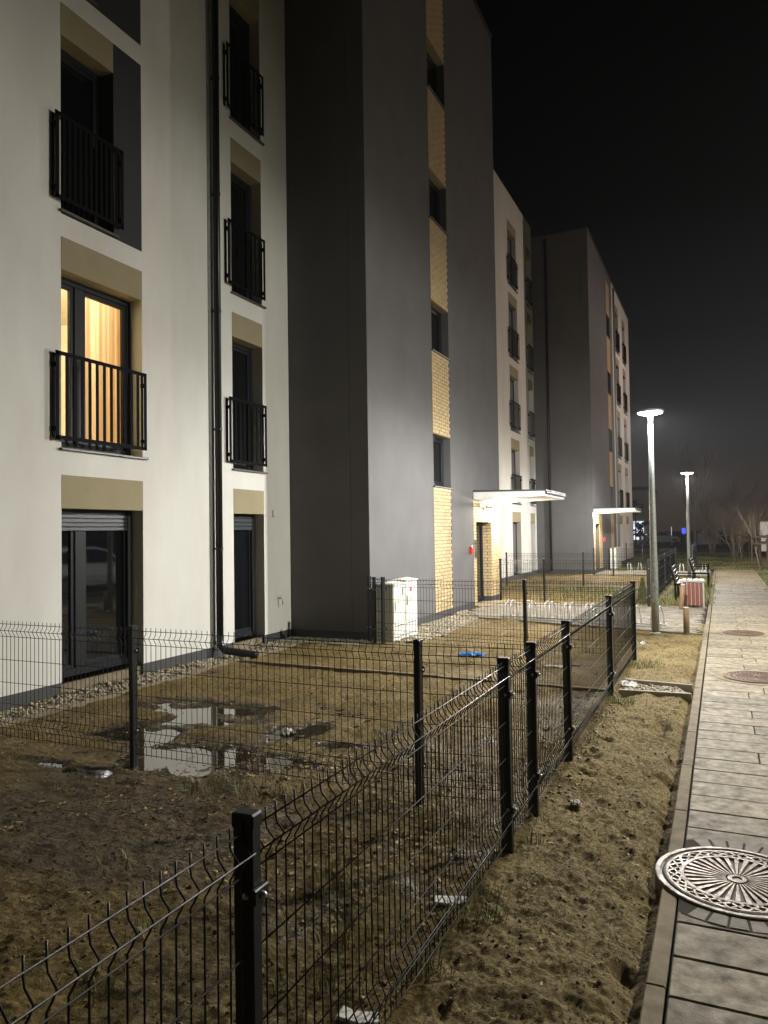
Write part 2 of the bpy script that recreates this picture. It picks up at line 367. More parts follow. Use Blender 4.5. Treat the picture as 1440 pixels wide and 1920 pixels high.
# garden edging strips and drain bed
def edging(name, pts, w=.06, z0=-.12, z1=.012, label=None, cat='edging'):
    t = thing(name, label, cat, (pts[0][0], pts[0][1], 0))
    m_ = PALEC if 'drain' in name else KERB
    for (xa,ya),(xb,yb) in zip(pts, pts[1:]):
        n = max(1, round(math.dist((xa,ya),(xb,yb)))); 
        for k in range(n):
            p=(xa+(xb-xa)*k/n, ya+(yb-ya)*k/n); q=(xa+(xb-xa)*(k+.993)/n, ya+(yb-ya)*(k+.993)/n); dz=random.uniform(-.006,.004)
            MB().bar((*p,(z0+z1)/2+dz),(*q,(z0+z1)/2+dz+random.uniform(-.003,.003)), w, z1-z0).build('edging_stone', m_, t, bevel=.005)
    return t
edging('garden_edging', [(-6.38,-1),(-6.38,8.75)], label='thin concrete edging beside the gravel along the near white wall')
edging('garden_edging', [(-6.3,8.86),(-1.2,8.68)], label='thin concrete edging crossing the fenced garden from the downpipe elbow')
edging('garden_edging', [(-6.38,9.0),(-6.38,10.7),(-4.7,10.75)], label='short concrete edging round the inner corner of white and grey walls')
edging('garden_edging', [(-4.45,12.2),(-4.62,14.3),(-4.95,15.1)], label='concrete edging along the gravel below the grey stairwell wall')
edging('drain_edging', [(-1.08,8.62),(-.33,8.66)], w=.035, z1=.03, label='pale edging bar on the near side of the gravel drain')
edging('drain_edging', [(-1.08,9.22),(-.33,9.12)], w=.035, z1=.03, label='pale edging bar on the far side of the gravel drain')

# scattered small stuff (stones, leaves, grass)
def scatter(name, pts, sizes, base, faces, m, flat=.6, tilt=1.0, parent=None):
    n=len(pts); base=np.array(base,float); nb=len(base); V=np.zeros((n,nb,3))
    for i in range(n):
        e=Matrix.Rotation(random.uniform(0,6.28),3,'Z') @ Matrix.Rotation(random.uniform(-tilt,tilt),3,'X')
        jit=1+RNG.normal(0,.14,(nb,1)); b=base*jit*np.array([1,random.uniform(.55,1),flat])*sizes[i]
        V[i]=b @ np.array(e).T + np.array(pts[i])
    Fc=np.array(faces); k=Fc.shape[1]; FF=(Fc[None]+np.arange(n)[:,None,None]*nb).reshape(-1,k)
    o=link(name, npmesh(name, V.reshape(-1,3), FF, m, attr=np.repeat(RNG.random(n),nb)), parent); return kind(o,'stuff')
oct_v=[(1,0,0),(-1,0,0),(0,1,0),(0,-1,0),(0,0,1),(0,0,-1),(.62,.62,.5),(-.62,.6,.5),(-.6,-.62,.5),(.6,-.6,.5)]
oct_f=[(4,6,7),(4,7,8),(4,8,9),(4,9,6),(6,0,2),(6,2,7),(7,2,1),(7,1,8),(8,1,3),(8,3,9),(9,3,0),(9,0,6),(5,2,0),(5,1,2),(5,3,1),(5,0,3)]
def sh(x, y): return float(soil_h(np.array([x]), np.array([y]))[0])
def pts_in(n, x0,x1,y0,y1, zf=None, dz=0, bias=None):
    out=[]
    while len(out)<n:
        x=random.uniform(x0,x1); y=random.uniform(y0,y1)
        if bias and not bias(x,y): continue
        out.append((x,y))
    a=np.array(out); z=(soil_h(a[:,0],a[:,1]) if zf is None else np.full(len(a),zf))+dz
    return [(x,y,zz) for (x,y),zz in zip(out,z)]
def gravel(name, n, x0,x1,y0,y1, s=(.012,.03), z=None, bias=None):
    p=pts_in(n,x0,x1,y0,y1,z,.004,bias); return scatter(name,p,[random.uniform(*s) for _ in p],oct_v,oct_f,STONE)
gravel('gravel', 4200, -6.93,-6.42, 3.5,11.1)
gravel('gravel', 3000, -6.9,-5.35, 10.72,11.24, z=-.01)
gravel('gravel', 4500, -5.38,-4.5, 11.3,16.2, (.02,.042), bias=lambda x,y: x < -4.45-(y-12.2)*.08 and not inpoly(x,y,poly))
gravel('gravel', 1100, -1.06,-.34, 8.68,9.12, (.012,.028))
gravel('pebbles', 260, -1.1,-.38, 2.0,13, (.004,.010)); gravel('pebbles', 500, -6.3,-1.15, 1.8,11, (.004,.013))
gravel('pebbles', 380, -1.5,-.95, 5.0,9.0, (.006,.02))
leaf_v=[(-1,0,0),(-.3,.5,.12),(.6,.42,.05),(1,0,.2),(.5,-.45,.05),(-.4,-.42,.1)]; leaf_f=[(0,1,5),(1,2,5),(2,4,5),(2,3,4)]
def leaves(n,x0,x1,y0,y1,s,bias=None):
    p=pts_in(n,x0,x1,y0,y1,None,.006,bias); return scatter('leaf_litter',p,[random.uniform(*s) for _ in p],leaf_v,leaf_f,LEAF,flat=1,tilt=.5)
leaves(1900,-6.3,-1.2,3.0,8.6,(.006,.022), bias=lambda x,y: fbm(np.array([x*1.2]),np.array([y*1.2]),3)[0]>.05)
leaves(520,-4.6,-1.6,3.6,5.4,(.008,.026)); leaves(300,-4.9,-2,8.9,13,(.01,.025)); leaves(160,-1.08,-.4,2,13,(.008,.018))
def clods(n,x0,x1,y0,y1,s,m):
    p=pts_in(n,x0,x1,y0,y1,None,.002); return scatter('soil_clods',p,[random.uniform(*s)**1 for _ in p],oct_v,oct_f,m,flat=.75)
clods(3500,-1.1,-.37,1.6,9,(.002,.005),VERGE); clods(260,-1.1,-.4,1.6,12,(.006,.015),VERGE); clods(8000,-4.5,-1.16,1.8,7.5,(.002,.008),SOIL); clods(900,-6,-1.16,1.8,10,(.007,.018),SOIL)
def grass(name, spots, per=60, hgt=(.03,.10)):
    V=[];Fc=[];A=[]
    for x,y,r,k in spots:
        for _ in range(int(per*k)):
            a=random.uniform(0,6.28); q=r*math.sqrt(random.random()); px,py=x+q*math.cos(a),y+q*math.sin(a); z=sh(px,py) if y<14 else -.03
            h=random.uniform(*hgt); w=random.uniform(.0012,.0032)*(1 if y<14 else 3); th=random.uniform(0,6.28); ln=random.uniform(.2,1.1)*h; dx,dy=math.cos(th),math.sin(th); b=len(V)
            V += [(px-dy*w,py+dx*w,z-.01),(px+dy*w,py-dx*w,z-.01),(px+dx*ln*.4+dy*w*.7,py+dy*ln*.4-dx*w*.7,z+h*.65),(px+dx*ln*.4-dy*w*.7,py+dy*ln*.4+dx*w*.7,z+h*.65),(px+dx*ln,py+dy*ln,z+h*random.uniform(.75,1))]
            Fc += [(b,b+1,b+2),(b,b+2,b+3),(b+3,b+2,b+4)]; A += [random.random()]*5
    return kind(link(name, npmesh(name, np.array(V), np.array(Fc), GRASS, attr=A)),'stuff')
tufts=[(-1.02,3.42,.07,1.2),(-1.05,4.35,.06,.5),(-.98,8.1,.12,2.0),(-1.0,10.35,.16,2.4),(-.85,10.6,.1,.8),(-.5,13.55,.14,1),(-3.0,6.2,.18,1.6),(-2.75,6.0,.12,1.2),(-1.45,2.7,.15,1),(-1.5,3.1,.2,1.2),(-1.35,4.3,.2,1.6),(-1.6,4.45,.2,1.6),(-2.2,4.5,.25,1.2),(-3.0,4.55,.3,1.5),(-3.4,4.4,.2,1.6),(-1.3,10.2,.2,1.5),(-1.4,9.6,.15,1),(-2.3,9.6,.15,.8),(-6.3,5.4,.2,1),(-4.8,13.0,.12,1),(-5.2,12.4,.1,.8),(-4.0,9.3,.2,.7),(-5.9,4.3,.3,1),(-1.25,6.2,.12,.8),(-2.0,3.6,.2,.8)]
tufts += [(random.uniform(-4.5,-1.2),random.uniform(2,5),.12,.5) for _ in range(14)]+[(-1.14+random.uniform(-.06,.06),random.uniform(2,10.6),.08,.5) for _ in range(16)]
grass('grass_tufts', tufts)
grass('verge_grass', [(random.uniform(-1.5,-.36),random.uniform(18.7,30),.3,1.0) for _ in range(60)]+[(random.uniform(-4.6,-1.7),random.uniform(19,24),.4,.6) for _ in range(50)], hgt=(.05,.16))
grass('lawn_grass', [(random.uniform(1.3,9),random.uniform(23,60),.6,1.6) for _ in range(420)]+[(random.uniform(-8,1.2),random.uniform(35.6,60),.6,1.2) for _ in range(330)], hgt=(.03,.09))

# ------------------------------------------------------------------ buildings
def wall_grid(y0, y1, z0, z1, holes, X, depth, flip=False):
    """front sheet at X facing +X, reveals of the given depth, back sheet"""
    ysb = sorted({y0, y1, *[h[0] for h in holes], *[h[1] for h in holes]}); zsb = sorted({z0, z1, *[h[2] for h in holes], *[h[3] for h in holes]})
    mb = MB()
    inh = lambda yc, zc: any(h[0] < yc < h[1] and h[2] < zc < h[3] for h in holes)
    ids = {}
    def vid(x, yy, zz):
        k=(round(x,4),round(yy,4),round(zz,4))
        if k not in ids: ids[k]=len(mb.v); mb.v.append(k)
        return ids[k]
    for x in (X, X-depth):
        for ya, yb in zip(ysb, ysb[1:]):
            for za, zb in zip(zsb, zsb[1:]):
                if not inh((ya+yb)/2, (za+zb)/2): mb.f.append((vid(x,ya,za),vid(x,yb,za),vid(x,yb,zb),vid(x,ya,zb)))
    for ya, yb, za, zb in holes + [(y0,y1,z0,z1)]:
        for p, q in (((ya,za),(yb,za)),((yb,za),(yb,zb)),((yb,zb),(ya,zb)),((ya,zb),(ya,za))):
            mb.f.append((vid(X,*p),vid(X,*q),vid(X-depth,*q),vid(X-depth,*p)))
    return mb
def window(par, X, y0, y1, z0, z1, mull=None, rec=.2, pane=PANE, name='window', sill=True, fw=.075):
    xb, xf = X-rec-.07, X-rec
    m = MB().box(xb,xf,y0,y0+fw,z0,z1).box(xb,xf,y1-fw,y1,z0,z1).box(xb,xf,y0+fw,y1-fw,z0,z0+fw*1.2).box(xb,xf,y0+fw,y1-fw,z1-fw,z1)
    cells = [(y0+fw, y1-fw)]
    if mull is not None:
        m.box(xb,xf+.004,mull-.07,mull+.07,z0+fw*1.2,z1-fw); cells = [(y0+fw,mull-.07),(mull+.07,y1-fw)]
    w = m.build(name, FRAME, par, bevel=.006)
    for a, b in cells:
        s = MB(); zz0, zz1 = z0+fw*1.2, z1-fw                     # sash
        for q in ((a,a+.05,zz0,zz1),(b-.05,b,zz0,zz1),(a+.05,b-.05,zz0,zz0+.05),(a+.05,b-.05,zz1-.05,zz1)): s.box(xb+.005,xf-.015,*q)
        s.build('sash', FRAME, w, bevel=.004)
        MB().box(xb+.02,xb+.03,a+.05,b-.05,zz0+.05,zz1-.05).build('pane', pane, w)
    if sill: MB().box(X-rec-.02,X+.045,y0-.03,y1+.07,z0-.035,z0-.006).build('sill', SILL, w, bevel=.004)
    return w
def railing(par, X, y0, y1, z0, z1, n, bars=True):
    x = X+.07
    m = MB().box(x-.006,x+.006,y0,y1,z1-.045,z1).box(x-.006,x+.006,y0,y1,z0,z0+.045).box(x-.006,x+.006,y0,y0+.045,z0,z1).box(x-.006,x+.006,y1-.045,y1,z0,z1)
    r = m.build('balcony_railing', RAIL, par)
    p = (y1-y0-.09)/(n+1)
    if bars:
        for k in range(n):
            yy = y0+.045+p*(k+1); MB().box(x-.005,x+.005,yy-.021,yy+.021,z0+.045,z1-.045).build('bar', RAIL, r)
    for yy in (y0+.02, y1-.02):
        for zz in (z0+.12, z1-.16): MB().box(X+.001,x-.006,yy-.02,yy+.02,zz-.025,zz+.025).build('bracket', RAIL, r)
        MB().box(X+.012,X+.018,yy-.02,yy+.02,z0+.02,z1-.02).build('side_strip', RAIL, r)
    return r
def lintel(par, X, y0, y1, z0, z1, m=BEIGE): return MB().box(X-.24,X+.004,y0+.001,y1-.001,z0,z1-.001).build('lintel_panel', m, par)
def french(par, X, y0, y1, k, mull=None, rail=10, pane=PANE, ext=(.14,.08), bars=True, shutter=0, dark=None, base=0.0):
    """one opening of storey k: lintel panel, window and (above ground) a railing. Returns the hole"""
    zf = 2.8*k+base
    z0, zl, z1 = (.13 if k == 0 else zf+.05), zf+2.14, zf+2.53
    ye = dark[0] if dark else y1
    lintel(par, X, y0, ye, zl, z1)
    if dark: MB().box(X-.24,X+.004,dark[0]+.001,y1-.001,z0-.05,z1-.001).build('wall_panel', DARKP, par)
    window(par, X, y0, ye, z0, zl-(.0), mull, pane=pane, sill=k > 0)
    if shutter:
        h=.26/shutter
        sbx = MB().box(X-.205,X-.19,y0+.02,ye-.1,zl-.265,zl-.001).build('roller_shutter', SHUT, par)
        for i in range(shutter):
            MB().box(X-.19,X-.172,y0+.02,ye-.1,zl-.262+i*h,zl-.262+(i+.84)*h).build('shutter_slat', SHUT, sbx, bevel=.006)
        MB().box(X-.19,X-.172,ye-.095,ye-.03,.2,zl-.02).build('guide_rail', SHUT, sbx)
    if k: railing(par, X, y0-ext[0], y1 if not dark else ye+.1, zf+.13, zf+1.15, rail, bars)
    return (y0, y1, z0-(.05 if k and dark else 0), z1)

BT = 14.55
A = thing('apartment_building', 'near five-storey block, white render wing, grey stairwell with yellow brick strip, lit window', 'building', (-6.95,0,0))
XA, XG, XB = -6.95, -5.4, -7.15
holes=[]; lit_hole=None
for k in range(5):
    dark = (7.1,) if k in (2,) else ((6.75,) if k == 3 else None)
    h = french(A, XA, 6.27, 7.6, k, mull=(6.72 if not dark else None), rail=11, pane=(GLASS if k == 1 else PANE), ext=(.14,.07), shutter=(5 if k == 0 else 0), dark=dark); holes.append(h)
    h = french(A, XA, 9.6, 10.45, k, rail=7, ext=(.18,.07), shutter=(4 if k == 0 else 0)); holes.append(h)
    h = french(A, XA, 1.2, 2.5, k, mull=1.65, rail=11, bars=True); holes.append(h)
wall_grid(-4, 11.27, .13, BT, holes, XA, .32).build('wall', WHITE, A)
pl=[]; 
for a, b in ((-4,1.2),(2.5,6.27),(7.6,9.6),(10.45,11.26)): MB().box(XA-.3,XA-.012,a,b,-.3,.13).build('plinth', PLINTH, A)
for a, b in ((1.2,2.5),(6.27,7.6),(9.6,10.45)): MB().box(XA-.3,XA-.05,a+.002,b-.002,-.3,.125).build('door_step', KERB, A)
# grey stairwell block
segs=[(.13,2.77),(3.88,5.62),(6.68,8.42),(9.48,11.22),(12.28,14.5)]
GH=[(14.4,15.48,.13,14.5),(17.29,18.57,.02,2.02)]
wall_grid(11.28, 17.06, .13, 15.25, GH[:1], XG, .34).build('wall', GREY, A)
MB().box(XG-.34,XG,17.06,19.41,2.80,15.25).build('wall', GREY, A)
MB().box(-7.3,XG-.345,11.28,11.62,.13,15.25).build('return_wall', GREY, A)
MB().box(XG-.342,XG-.002,11.2805,11.6,15.251,15.30).box(XG-.36,XG+.03,11.25,19.44,15.302,15.36).build('parapet_cap', CANG, A)
MB().box(-7.3,XG-.34,19.07,19.41,.13,15.25).build('return_wall', GREY, A)
MB().box(-7.2,XG-.012,11.3,14.4,-.3,.129).box(XG-.33,XG-.012,14.4,17.06,-.3,.129).build('plinth', PLINTH, A)
MB().box(-16.5,-7.35,-4,31.4,-.3,14.4).build('core', GREY, A)
MB().box(-7.3,-5.8,11.7,19.0,14.9,15.2).build('roof', CANG, A)
bricks_left=[300]; extra=MB(); BK={}
def bricks(par, X, y0, y1, z0, z1, count=True, axis='x', x0=None):
    """clinker facing: separate bricks on a mortar bed"""
    nz=max(1,round((z1-z0)/.0755)); cz=(z1-z0)/nz; L=.25
    for j in range(nz):
        yy=y0-(0 if j%2 else L/2+.005); za=z0+j*cz+.005; zb=z0+(j+1)*cz-.005
        while yy < y1-.02:
            a=max(yy,y0)+.0045; b=min(yy+L,y1)-.0045; yy+=L+.01
            if b-a < .03: continue
            if axis=='y':
                (extra).box(x0+(a-y0), x0+(b-y0), X-.012, X+.02, za, zb); continue
            if count and bricks_left[0] > 0:
                bricks_left[0]-=1; key=(round(b-a,3),round(zb-za,4))
                if key not in BK: BK[key]=MB().box(-.02,.004,0,b-a,0,zb-za).mesh('brick',BRICK,bevel=.004)
                o=link('brick',BK[key],par,Vector((X+random.uniform(-.002,.002),a,za))-wloc(par))
            else: extra.box(X-.02,X+.004,a,b,za,zb)
for i,(a,b) in enumerate(segs):
    p=MB().box(XG-.30,XG-.006,14.402,15.478,a,b-.002).build('brick_panel', MORTAR, A)
    bricks(p, XG, 14.402, 15.478, a, b-.03, count=(i==0))
    if i: MB().box(XG-.29,XG+.003,14.404,15.476,a-.02,a-.001).build('lintel_panel', BEIGE, A)
    if i < 4:
        w=window(A, XG, 14.40, 15.48, b, segs[i+1][0]-.02, mull=14.78, rec=.16, fw=.06)
# entrance
ent=MB().box(XG-.3,XG-.006,17.07,17.285,.0,2.56).box(XG-.3,XG-.006,18.575,19.405,.13,2.56).box(XG-.3,XG-.006,17.285,18.575,2.03,2.56).build('brick_panel', MORTAR, A)
bricks(ent, XG, 17.07, 17.285, .02, 2.03); bricks(ent, XG, 18.58, 19.40, .13, 2.03); bricks(ent, XG, 17.07, 19.40, 2.03, 2.56)
bricks(None, 18.575, 0, .24, .13, 2.03, axis='y', x0=XG-.24)
kind(extra.build('bricks', BRICK, ent), 'stuff')
MB().box(XG-.3,XG-.014,18.575,19.4,-.3,.128).build('plinth', PLINTH, A)
MB().box(XG-.6,XG+.004,17.05,19.42,2.775,2.80).build('flashing', CANG, A)
dr=MB().box(XG-.29,XG-.23,17.29,17.37,.02,2.02).box(XG-.29,XG-.23,18.47,18.57,.02,2.02).box(XG-.29,XG-.23,17.37,18.47,1.93,2.02).box(XG-.29,XG-.23,17.37,18.47,.02,.14).build('door', FRAME, A, bevel=.005)
MB().box(XG-.27,XG-.26,17.37,18.47,.14,1.93).build('pane', PANE, dr)
MB().tube([(XG-.19,17.45,.85),(XG-.17,17.45,.87),(XG-.17,17.45,1.25),(XG-.19,17.45,1.27)],.013,8).build('handle', CHROME, dr)
MB().box(XG-.9,XG-.295,17.2,18.6,-.2,.02).box(XG-.295,XG+.35,17.15,18.7,-.2,.015).build('door_step', KERB, A)
def canopy(par, xw, xf, y0, y1, zb, zt):
    c=MB().add([(xw,y0,zb),(xf,y0,zb+.03),(xf,y1,zb+.03),(xw,y1,zb),(xw,y0,zt),(xf,y0,zt-.03),(xf,y1,zt-.03),(xw,y1,zt)],
        [(0,3,2,1),(4,5,6,7),(0,1,5,4),(1,2,6,5),(2,3,7,6),(3,0,4,7)]).build('canopy', CANW, par, bevel=.006)
    MB().add([(xw+.001,y0-.02,zt+.002),(xf+.03,y0-.02,zt-.028),(xf+.03,y1+.02,zt-.028),(xw+.001,y1+.02,zt+.002),(xw+.001,y0-.02,zt+.045),(xf+.03,y0-.02,zt+.0),(xf+.03,y1+.02,zt+.0),(xw+.001,y1+.02,zt+.045)],
        [(0,3,2,1),(4,5,6,7),(0,1,5,4),(1,2,6,5),(2,3,7,6),(3,0,4,7)]).build('sheet_roof', CANG, c)
    MB().box(xf-.001,xf+.05,y0+.01,y1-.01,zt-.09,zt-.035).build('gutter', CANG, c, bevel=.01)
    return c
canopy(A, XG+.006, -3.68, 17.07, 19.42, 2.565, 2.75)
def point(name, parent, loc, power, color, radius, dist=None):
    l = bpy.data.lights.new(name, 'POINT'); l.energy = power; l.color = color; l.shadow_soft_size = radius
    if dist:                                              # photometric distribution of the luminaire: (cosine from nadir, intensity)
        l.use_nodes = True; n = l.node_tree; em = [q for q in n.nodes if q.type == 'EMISSION'][0]
        t = n.nodes.new('ShaderNodeTexCoord'); sx = n.nodes.new('ShaderNodeSeparateXYZ'); cr = n.nodes.new('ShaderNodeValToRGB')
        mr = n.nodes.new('ShaderNodeMapRange'); mr.inputs[1].default_value = 1; mr.inputs[2].default_value = -1
        n.links.new(t.outputs['Normal'], sx.inputs[0]); n.links.new(sx.outputs['Z'], mr.inputs[0]); n.links.new(mr.outputs[0], cr.inputs[0]); n.links.new(cr.outputs[0], em.inputs['Strength'])
        e = cr.color_ramp.elements
        while len(e) < len(dist): e.new(.5)
        for q, (c, v) in zip(e, sorted(dist)): q.position = (c+1)/2; q.color = (v, v, v, 1)
    o = bpy.data.objects.new(name, l); COL.objects.link(o); o.parent = parent; o.location = loc; return o
def door_lamp(par, X, y, z):
    w=MB().box(X+.006,X+.05,y-.06,y+.06,z-.05,z+.05).build('wall_lamp', WPL, par, bevel=.008)
    MB().tube([(X+.05,y,z),(X+.12,y,z-.005)],.05,14).build('diffuser', LAMPD, w)
    point('light', par, Vector((X+.20,y,z-.02))-wloc(par), P_DOOR, (1,.90,.74), .05)
door_lamp(A, XG, 19.05, 2.40)
sc_=MB().box(XG+.006,XG+.02,17.93,18.01,2.33,2.41).bar((XG+.02,17.97,2.37),(XG+.1,17.97,2.40),.02,.02).bar((XG+.05,17.93,2.42),(XG+.24,17.86,2.38),.06,.06).build('security_camera', WPL, A, bevel=.008)
fb=MB().box(XG+.001,XG+.07,16.70,16.80,1.28,1.46).build('alarm_box', RED, A, bevel=.01); MB().box(XG+.07,XG+.075,16.72,16.78,1.40,1.43).build('label_plate', WPL, fb)
ic=MB().box(XG+.005,XG+.02,17.11,17.22,1.17,1.62).build('intercom', SILL, A, bevel=.004)
MB().box(XG+.02,XG+.025,17.135,17.195,1.5,1.56).build('lens', BLK, ic); MB().box(XG+.02,XG+.025,17.135,17.195,1.22,1.28).build('keypad', BLK, ic)
# white wing beyond the stairwell
holes=[]
for k in range(5):
    holes.append(french(A, XB, 27.45, 28.75, k, rail=9)); holes.append(french(A, XB, 30.4, 31.15, k, rail=5)); holes.append(french(A, XB, 22.5, 23.9, k, rail=9))
wall_grid(19.42, 31.46, .13, 14.85, holes, XB, .18).build('wall', WHITE, A)
MB().box(XB-.17,XB-.012,19.42,31.46,-.3,.129).build('plinth', PLINTH, A)
# downpipe with its elbow on the near wing
pp=MB().tube([(XA+.085,9.12,14.4),(XA+.085,9.12,.22)],.052,14).build('downpipe', PIPE, A, smooth=True)
MB().tube([(XA+.085,9.12,.30),(XA+.09,9.12,.16),(XA+.16,9.13,.08),(XA+.6,9.2,.035),(XA+.68,9.21,.03)],.056,14).build('elbow', PIPE, pp, smooth=True)
for z in (1.6,3.4,5.2,7,8.8): MB().tube([(XA+.085,9.12,z-.02),(XA+.085,9.12,z+.02)],.058,14).box(XA+.001,XA+.06,9.10,9.14,z-.012,z+.012).build('pipe_clip', PIPE, pp)
MB().box(XA+.001,XA+.012,9.00,9.06,.13,14.4).build('earthing_strip', ZINC, A)
ws=MB().box(XA+.001,XA+.03,10.70,10.78,2.10,2.22).build('sensor_box', WPL, A, bevel=.008)
tp=MB().tube([(XA+.001,10.86,.70),(XA+.07,10.86,.70),(XA+.09,10.86,.66),(XA+.09,10.86,.60)],.011,8).build('garden_tap', BOLT, A); MB().box(XA+.035,XA+.05,10.82,10.90,.725,.735).tube([(XA+.042,10.86,.70),(XA+.042,10.86,.73)],.006,6).build('tap_handle', BOLT, tp)
# the lit room behind the first-floor window
room_m=mat('cream_room_wall', (.74,.66,.50), rough=.9); cur_m=mat('beige_curtain', (.64,.53,.42), (.57,.46,.36), scale=3, rough=.9)
_n=cur_m.node_tree; _tl=_n.nodes.new('ShaderNodeBsdfTranslucent'); _tl.inputs[0].default_value=(.72,.54,.38,1); _ad=_n.nodes.new('ShaderNodeMixShader'); _ad.inputs[0].default_value=.6
_o=[q for q in _n.nodes if q.type=='OUTPUT_MATERIAL'][0]; _n.links.new(_n.nodes['Principled BSDF'].outputs[0],_ad.inputs[1]); _n.links.new(_tl.outputs[0],_ad.inputs[2]); _n.links.new(_ad.outputs[0],_o.inputs[0])
rm=MB(); x0,x1,ya,yb,za,zb=-10.6,-7.285,5.3,9.2,2.82,5.42
rm.quad((x0,ya,za),(x0,yb,za),(x0,yb,zb),(x0,ya,zb)).quad((x0,ya,za),(x1,ya,za),(x1,ya,zb),(x0,ya,zb)).quad((x0,yb,za),(x1,yb,za),(x1,yb,zb),(x0,yb,zb)).quad((x0,ya,za),(x1,ya,za),(x1,yb,za),(x0,yb,za)).quad((x0,ya,zb),(x1,ya,zb),(x1,yb,zb),(x0,yb,zb))
rm.quad((x1,ya,za),(x1,6.27,za),(x1,6.27,zb),(x1,ya,zb)).quad((x1,7.6,za),(x1,yb,za),(x1,yb,zb),(x1,7.6,zb)).quad((x1,6.27,4.95),(x1,7.6,4.95),(x1,7.6,zb),(x1,6.27,zb))
rmo=rm.build('lit_room', room_m, A)
core=[o for o in A.children if o.name.startswith('core')][0]
bpy.data.meshes.remove(core.data)                       # rebuilt around the lit room
cm=MB().box(-16.5,-10.65,-4,31.4,-.3,14.4).box(-10.65,-7.35,-4,5.25,-.3,14.4).box(-10.65,-7.35,9.25,31.4,-.3,14.4).box(-10.65,-7.35,5.25,9.25,-.3,2.8).box(-10.65,-7.35,5.25,9.25,5.45,14.4).build('core', GREY, A)
def curtain(y0,y1,x,m,nm):
    V=[];Fc=[];n=46
    for i in range(n+1):
        t=i/n; yy=y0+(y1-y0)*t; xx=x+.030*math.sin(t*24+1.3*math.sin(t*7))+.010*math.sin(t*57+2*t*t)
        V += [(xx,yy,2.9),(xx+.01*math.sin(t*40),yy,5.0)]
    for i in range(n): Fc.append((2*i,2*i+2,2*i+3,2*i+1))
    return MB().add(V,Fc).build(nm,m,A,smooth=True)
curtain(7.05,7.75,-7.50,cur_m,'curtain'); curtain(7.7,8.6,-7.47,cur_m,'curtain')
MB().tube([(-7.46,5.4,5.02),(-7.46,9.1,5.02)],.015,8).build('curtain_rail', WPL, A)
cl=MB().lathe([(.001,5.30),(.16,5.31),(.17,5.36),(.02,5.415)],20,(-8.7,6.6)).build('ceiling_lamp', LAMPO, A)
point('light', A, Vector((-8.7,6.6,5.15))-wloc(A), P_ROOM, (1,.87,.64), .1)

# second block
B = thing('apartment_building', 'farther block, dark grey stairwell with lit doorway canopy and pale wing at its end', 'building', (-4.8,31.5,0))
X2=-4.8; T2=14.4
GR2=[]; hs=[]
st=[(.13,2.77),(3.88,5.62),(6.68,8.42),(9.48,11.22),(12.28,13.9)]
wall_grid(31.47, 38.9, .13, T2, [(31.6,33.95,.13,2.5),(36.85,37.95,.13,13.9)], X2, .3).build('wall', GREY, B)
MB().box(-9,X2-.305,31.47,31.78,.13,T2).build('return_wall', GREY, B); MB().box(-9,X2-.35,31.8,46.5,-.3,T2-.15).build('core', GREY, B)
MB().box(-9.2,X2-.012,31.49,38.9,-.3,.129).build('plinth', PLINTH, B)
MB().box(-9.0,X2+.03,31.44,46.55,T2+.003,T2+.06).build('parapet_cap', CANG, B)
BEX=MB()
def bricks2(X,y0,y1,z0,z1):
    nz=max(1,round((z1-z0)/.0755)); cz=(z1-z0)/nz
    for j in range(nz):
        yy=y0-(0 if j%2 else .13)
        while yy<y1-.02:
            a=max(yy,y0)+.005; b=min(yy+.25,y1)-.005; yy+=.26
            if b-a>.03: BEX.box(X-.02,X+.004,a,b,z0+j*cz+.005,z0+(j+1)*cz-.005)
for i,(a,b) in enumerate(st):
    MB().box(X2-.3,X2-.006,36.852,37.948,a,b-.002).build('brick_panel', MORTAR, B); bricks2(X2,36.852,37.948,a,b-.02)
    if i<4: window(B,X2,36.85,37.95,b,st[i+1][0]-.02,mull=37.2,rec=.15)
MB().box(X2-.3,X2-.006,31.602,31.9,.13,2.498).box(X2-.3,X2-.006,33.1,33.948,.13,2.498).box(X2-.3,X2-.006,31.9,33.1,2.05,2.498).build('brick_panel', MORTAR, B)
bricks2(X2,31.602,31.9,.13,2.05); bricks2(X2,33.1,33.948,.13,2.05); bricks2(X2,31.602,33.948,2.05,2.49)
kind(BEX.build('bricks', BRICK, B),'stuff')
d2=MB().box(X2-.3,X2-.24,31.9,31.98,.0,2.05).box(X2-.3,X2-.24,33.0,33.1,.0,2.05).box(X2-.3,X2-.24,31.98,33.0,1.96,2.05).build('door', FRAME, B); MB().box(X2-.28,X2-.27,31.98,33.0,.02,1.96).build('pane', PANE, d2)
canopy(B, X2+.006, -3.15, 31.5, 33.9, 2.50, 2.68); door_lamp(B, X2, 31.78, 2.36)
MB().box(X2+.001,X2+.07,34.3,34.4,1.28,1.46).build('alarm_box', RED, B)
hs=[]
for k in range(5):
    hs.append(french(B, X2, 40.2, 41.5, k, rail=9, base=-.06 if k else 0)); hs.append(french(B, X2, 43.2, 44.5, k, rail=9, base=-.06 if k else 0))
wall_grid(38.92, 46.5, .13, T2, hs, X2, .28).build('wall', WHITE, B)
MB().box(X2-.28,X2-.012,38.92,46.49,-.3,.129).build('plinth', PLINTH, B)
MB().box(-9,X2-.285,46.2,46.5,.13,T2).build('end_wall', WHITE, B)
MB().tube([(X2+.06,39.3,14.2),(X2+.06,39.3,.1)],.05,10).build('downpipe', ZINC, B, smooth=True)
MB().tube([(-6.55,31.40,14.2),(-6.55,31.40,.1)],.055,10).build('downpipe', PIPE, B, smooth=True)

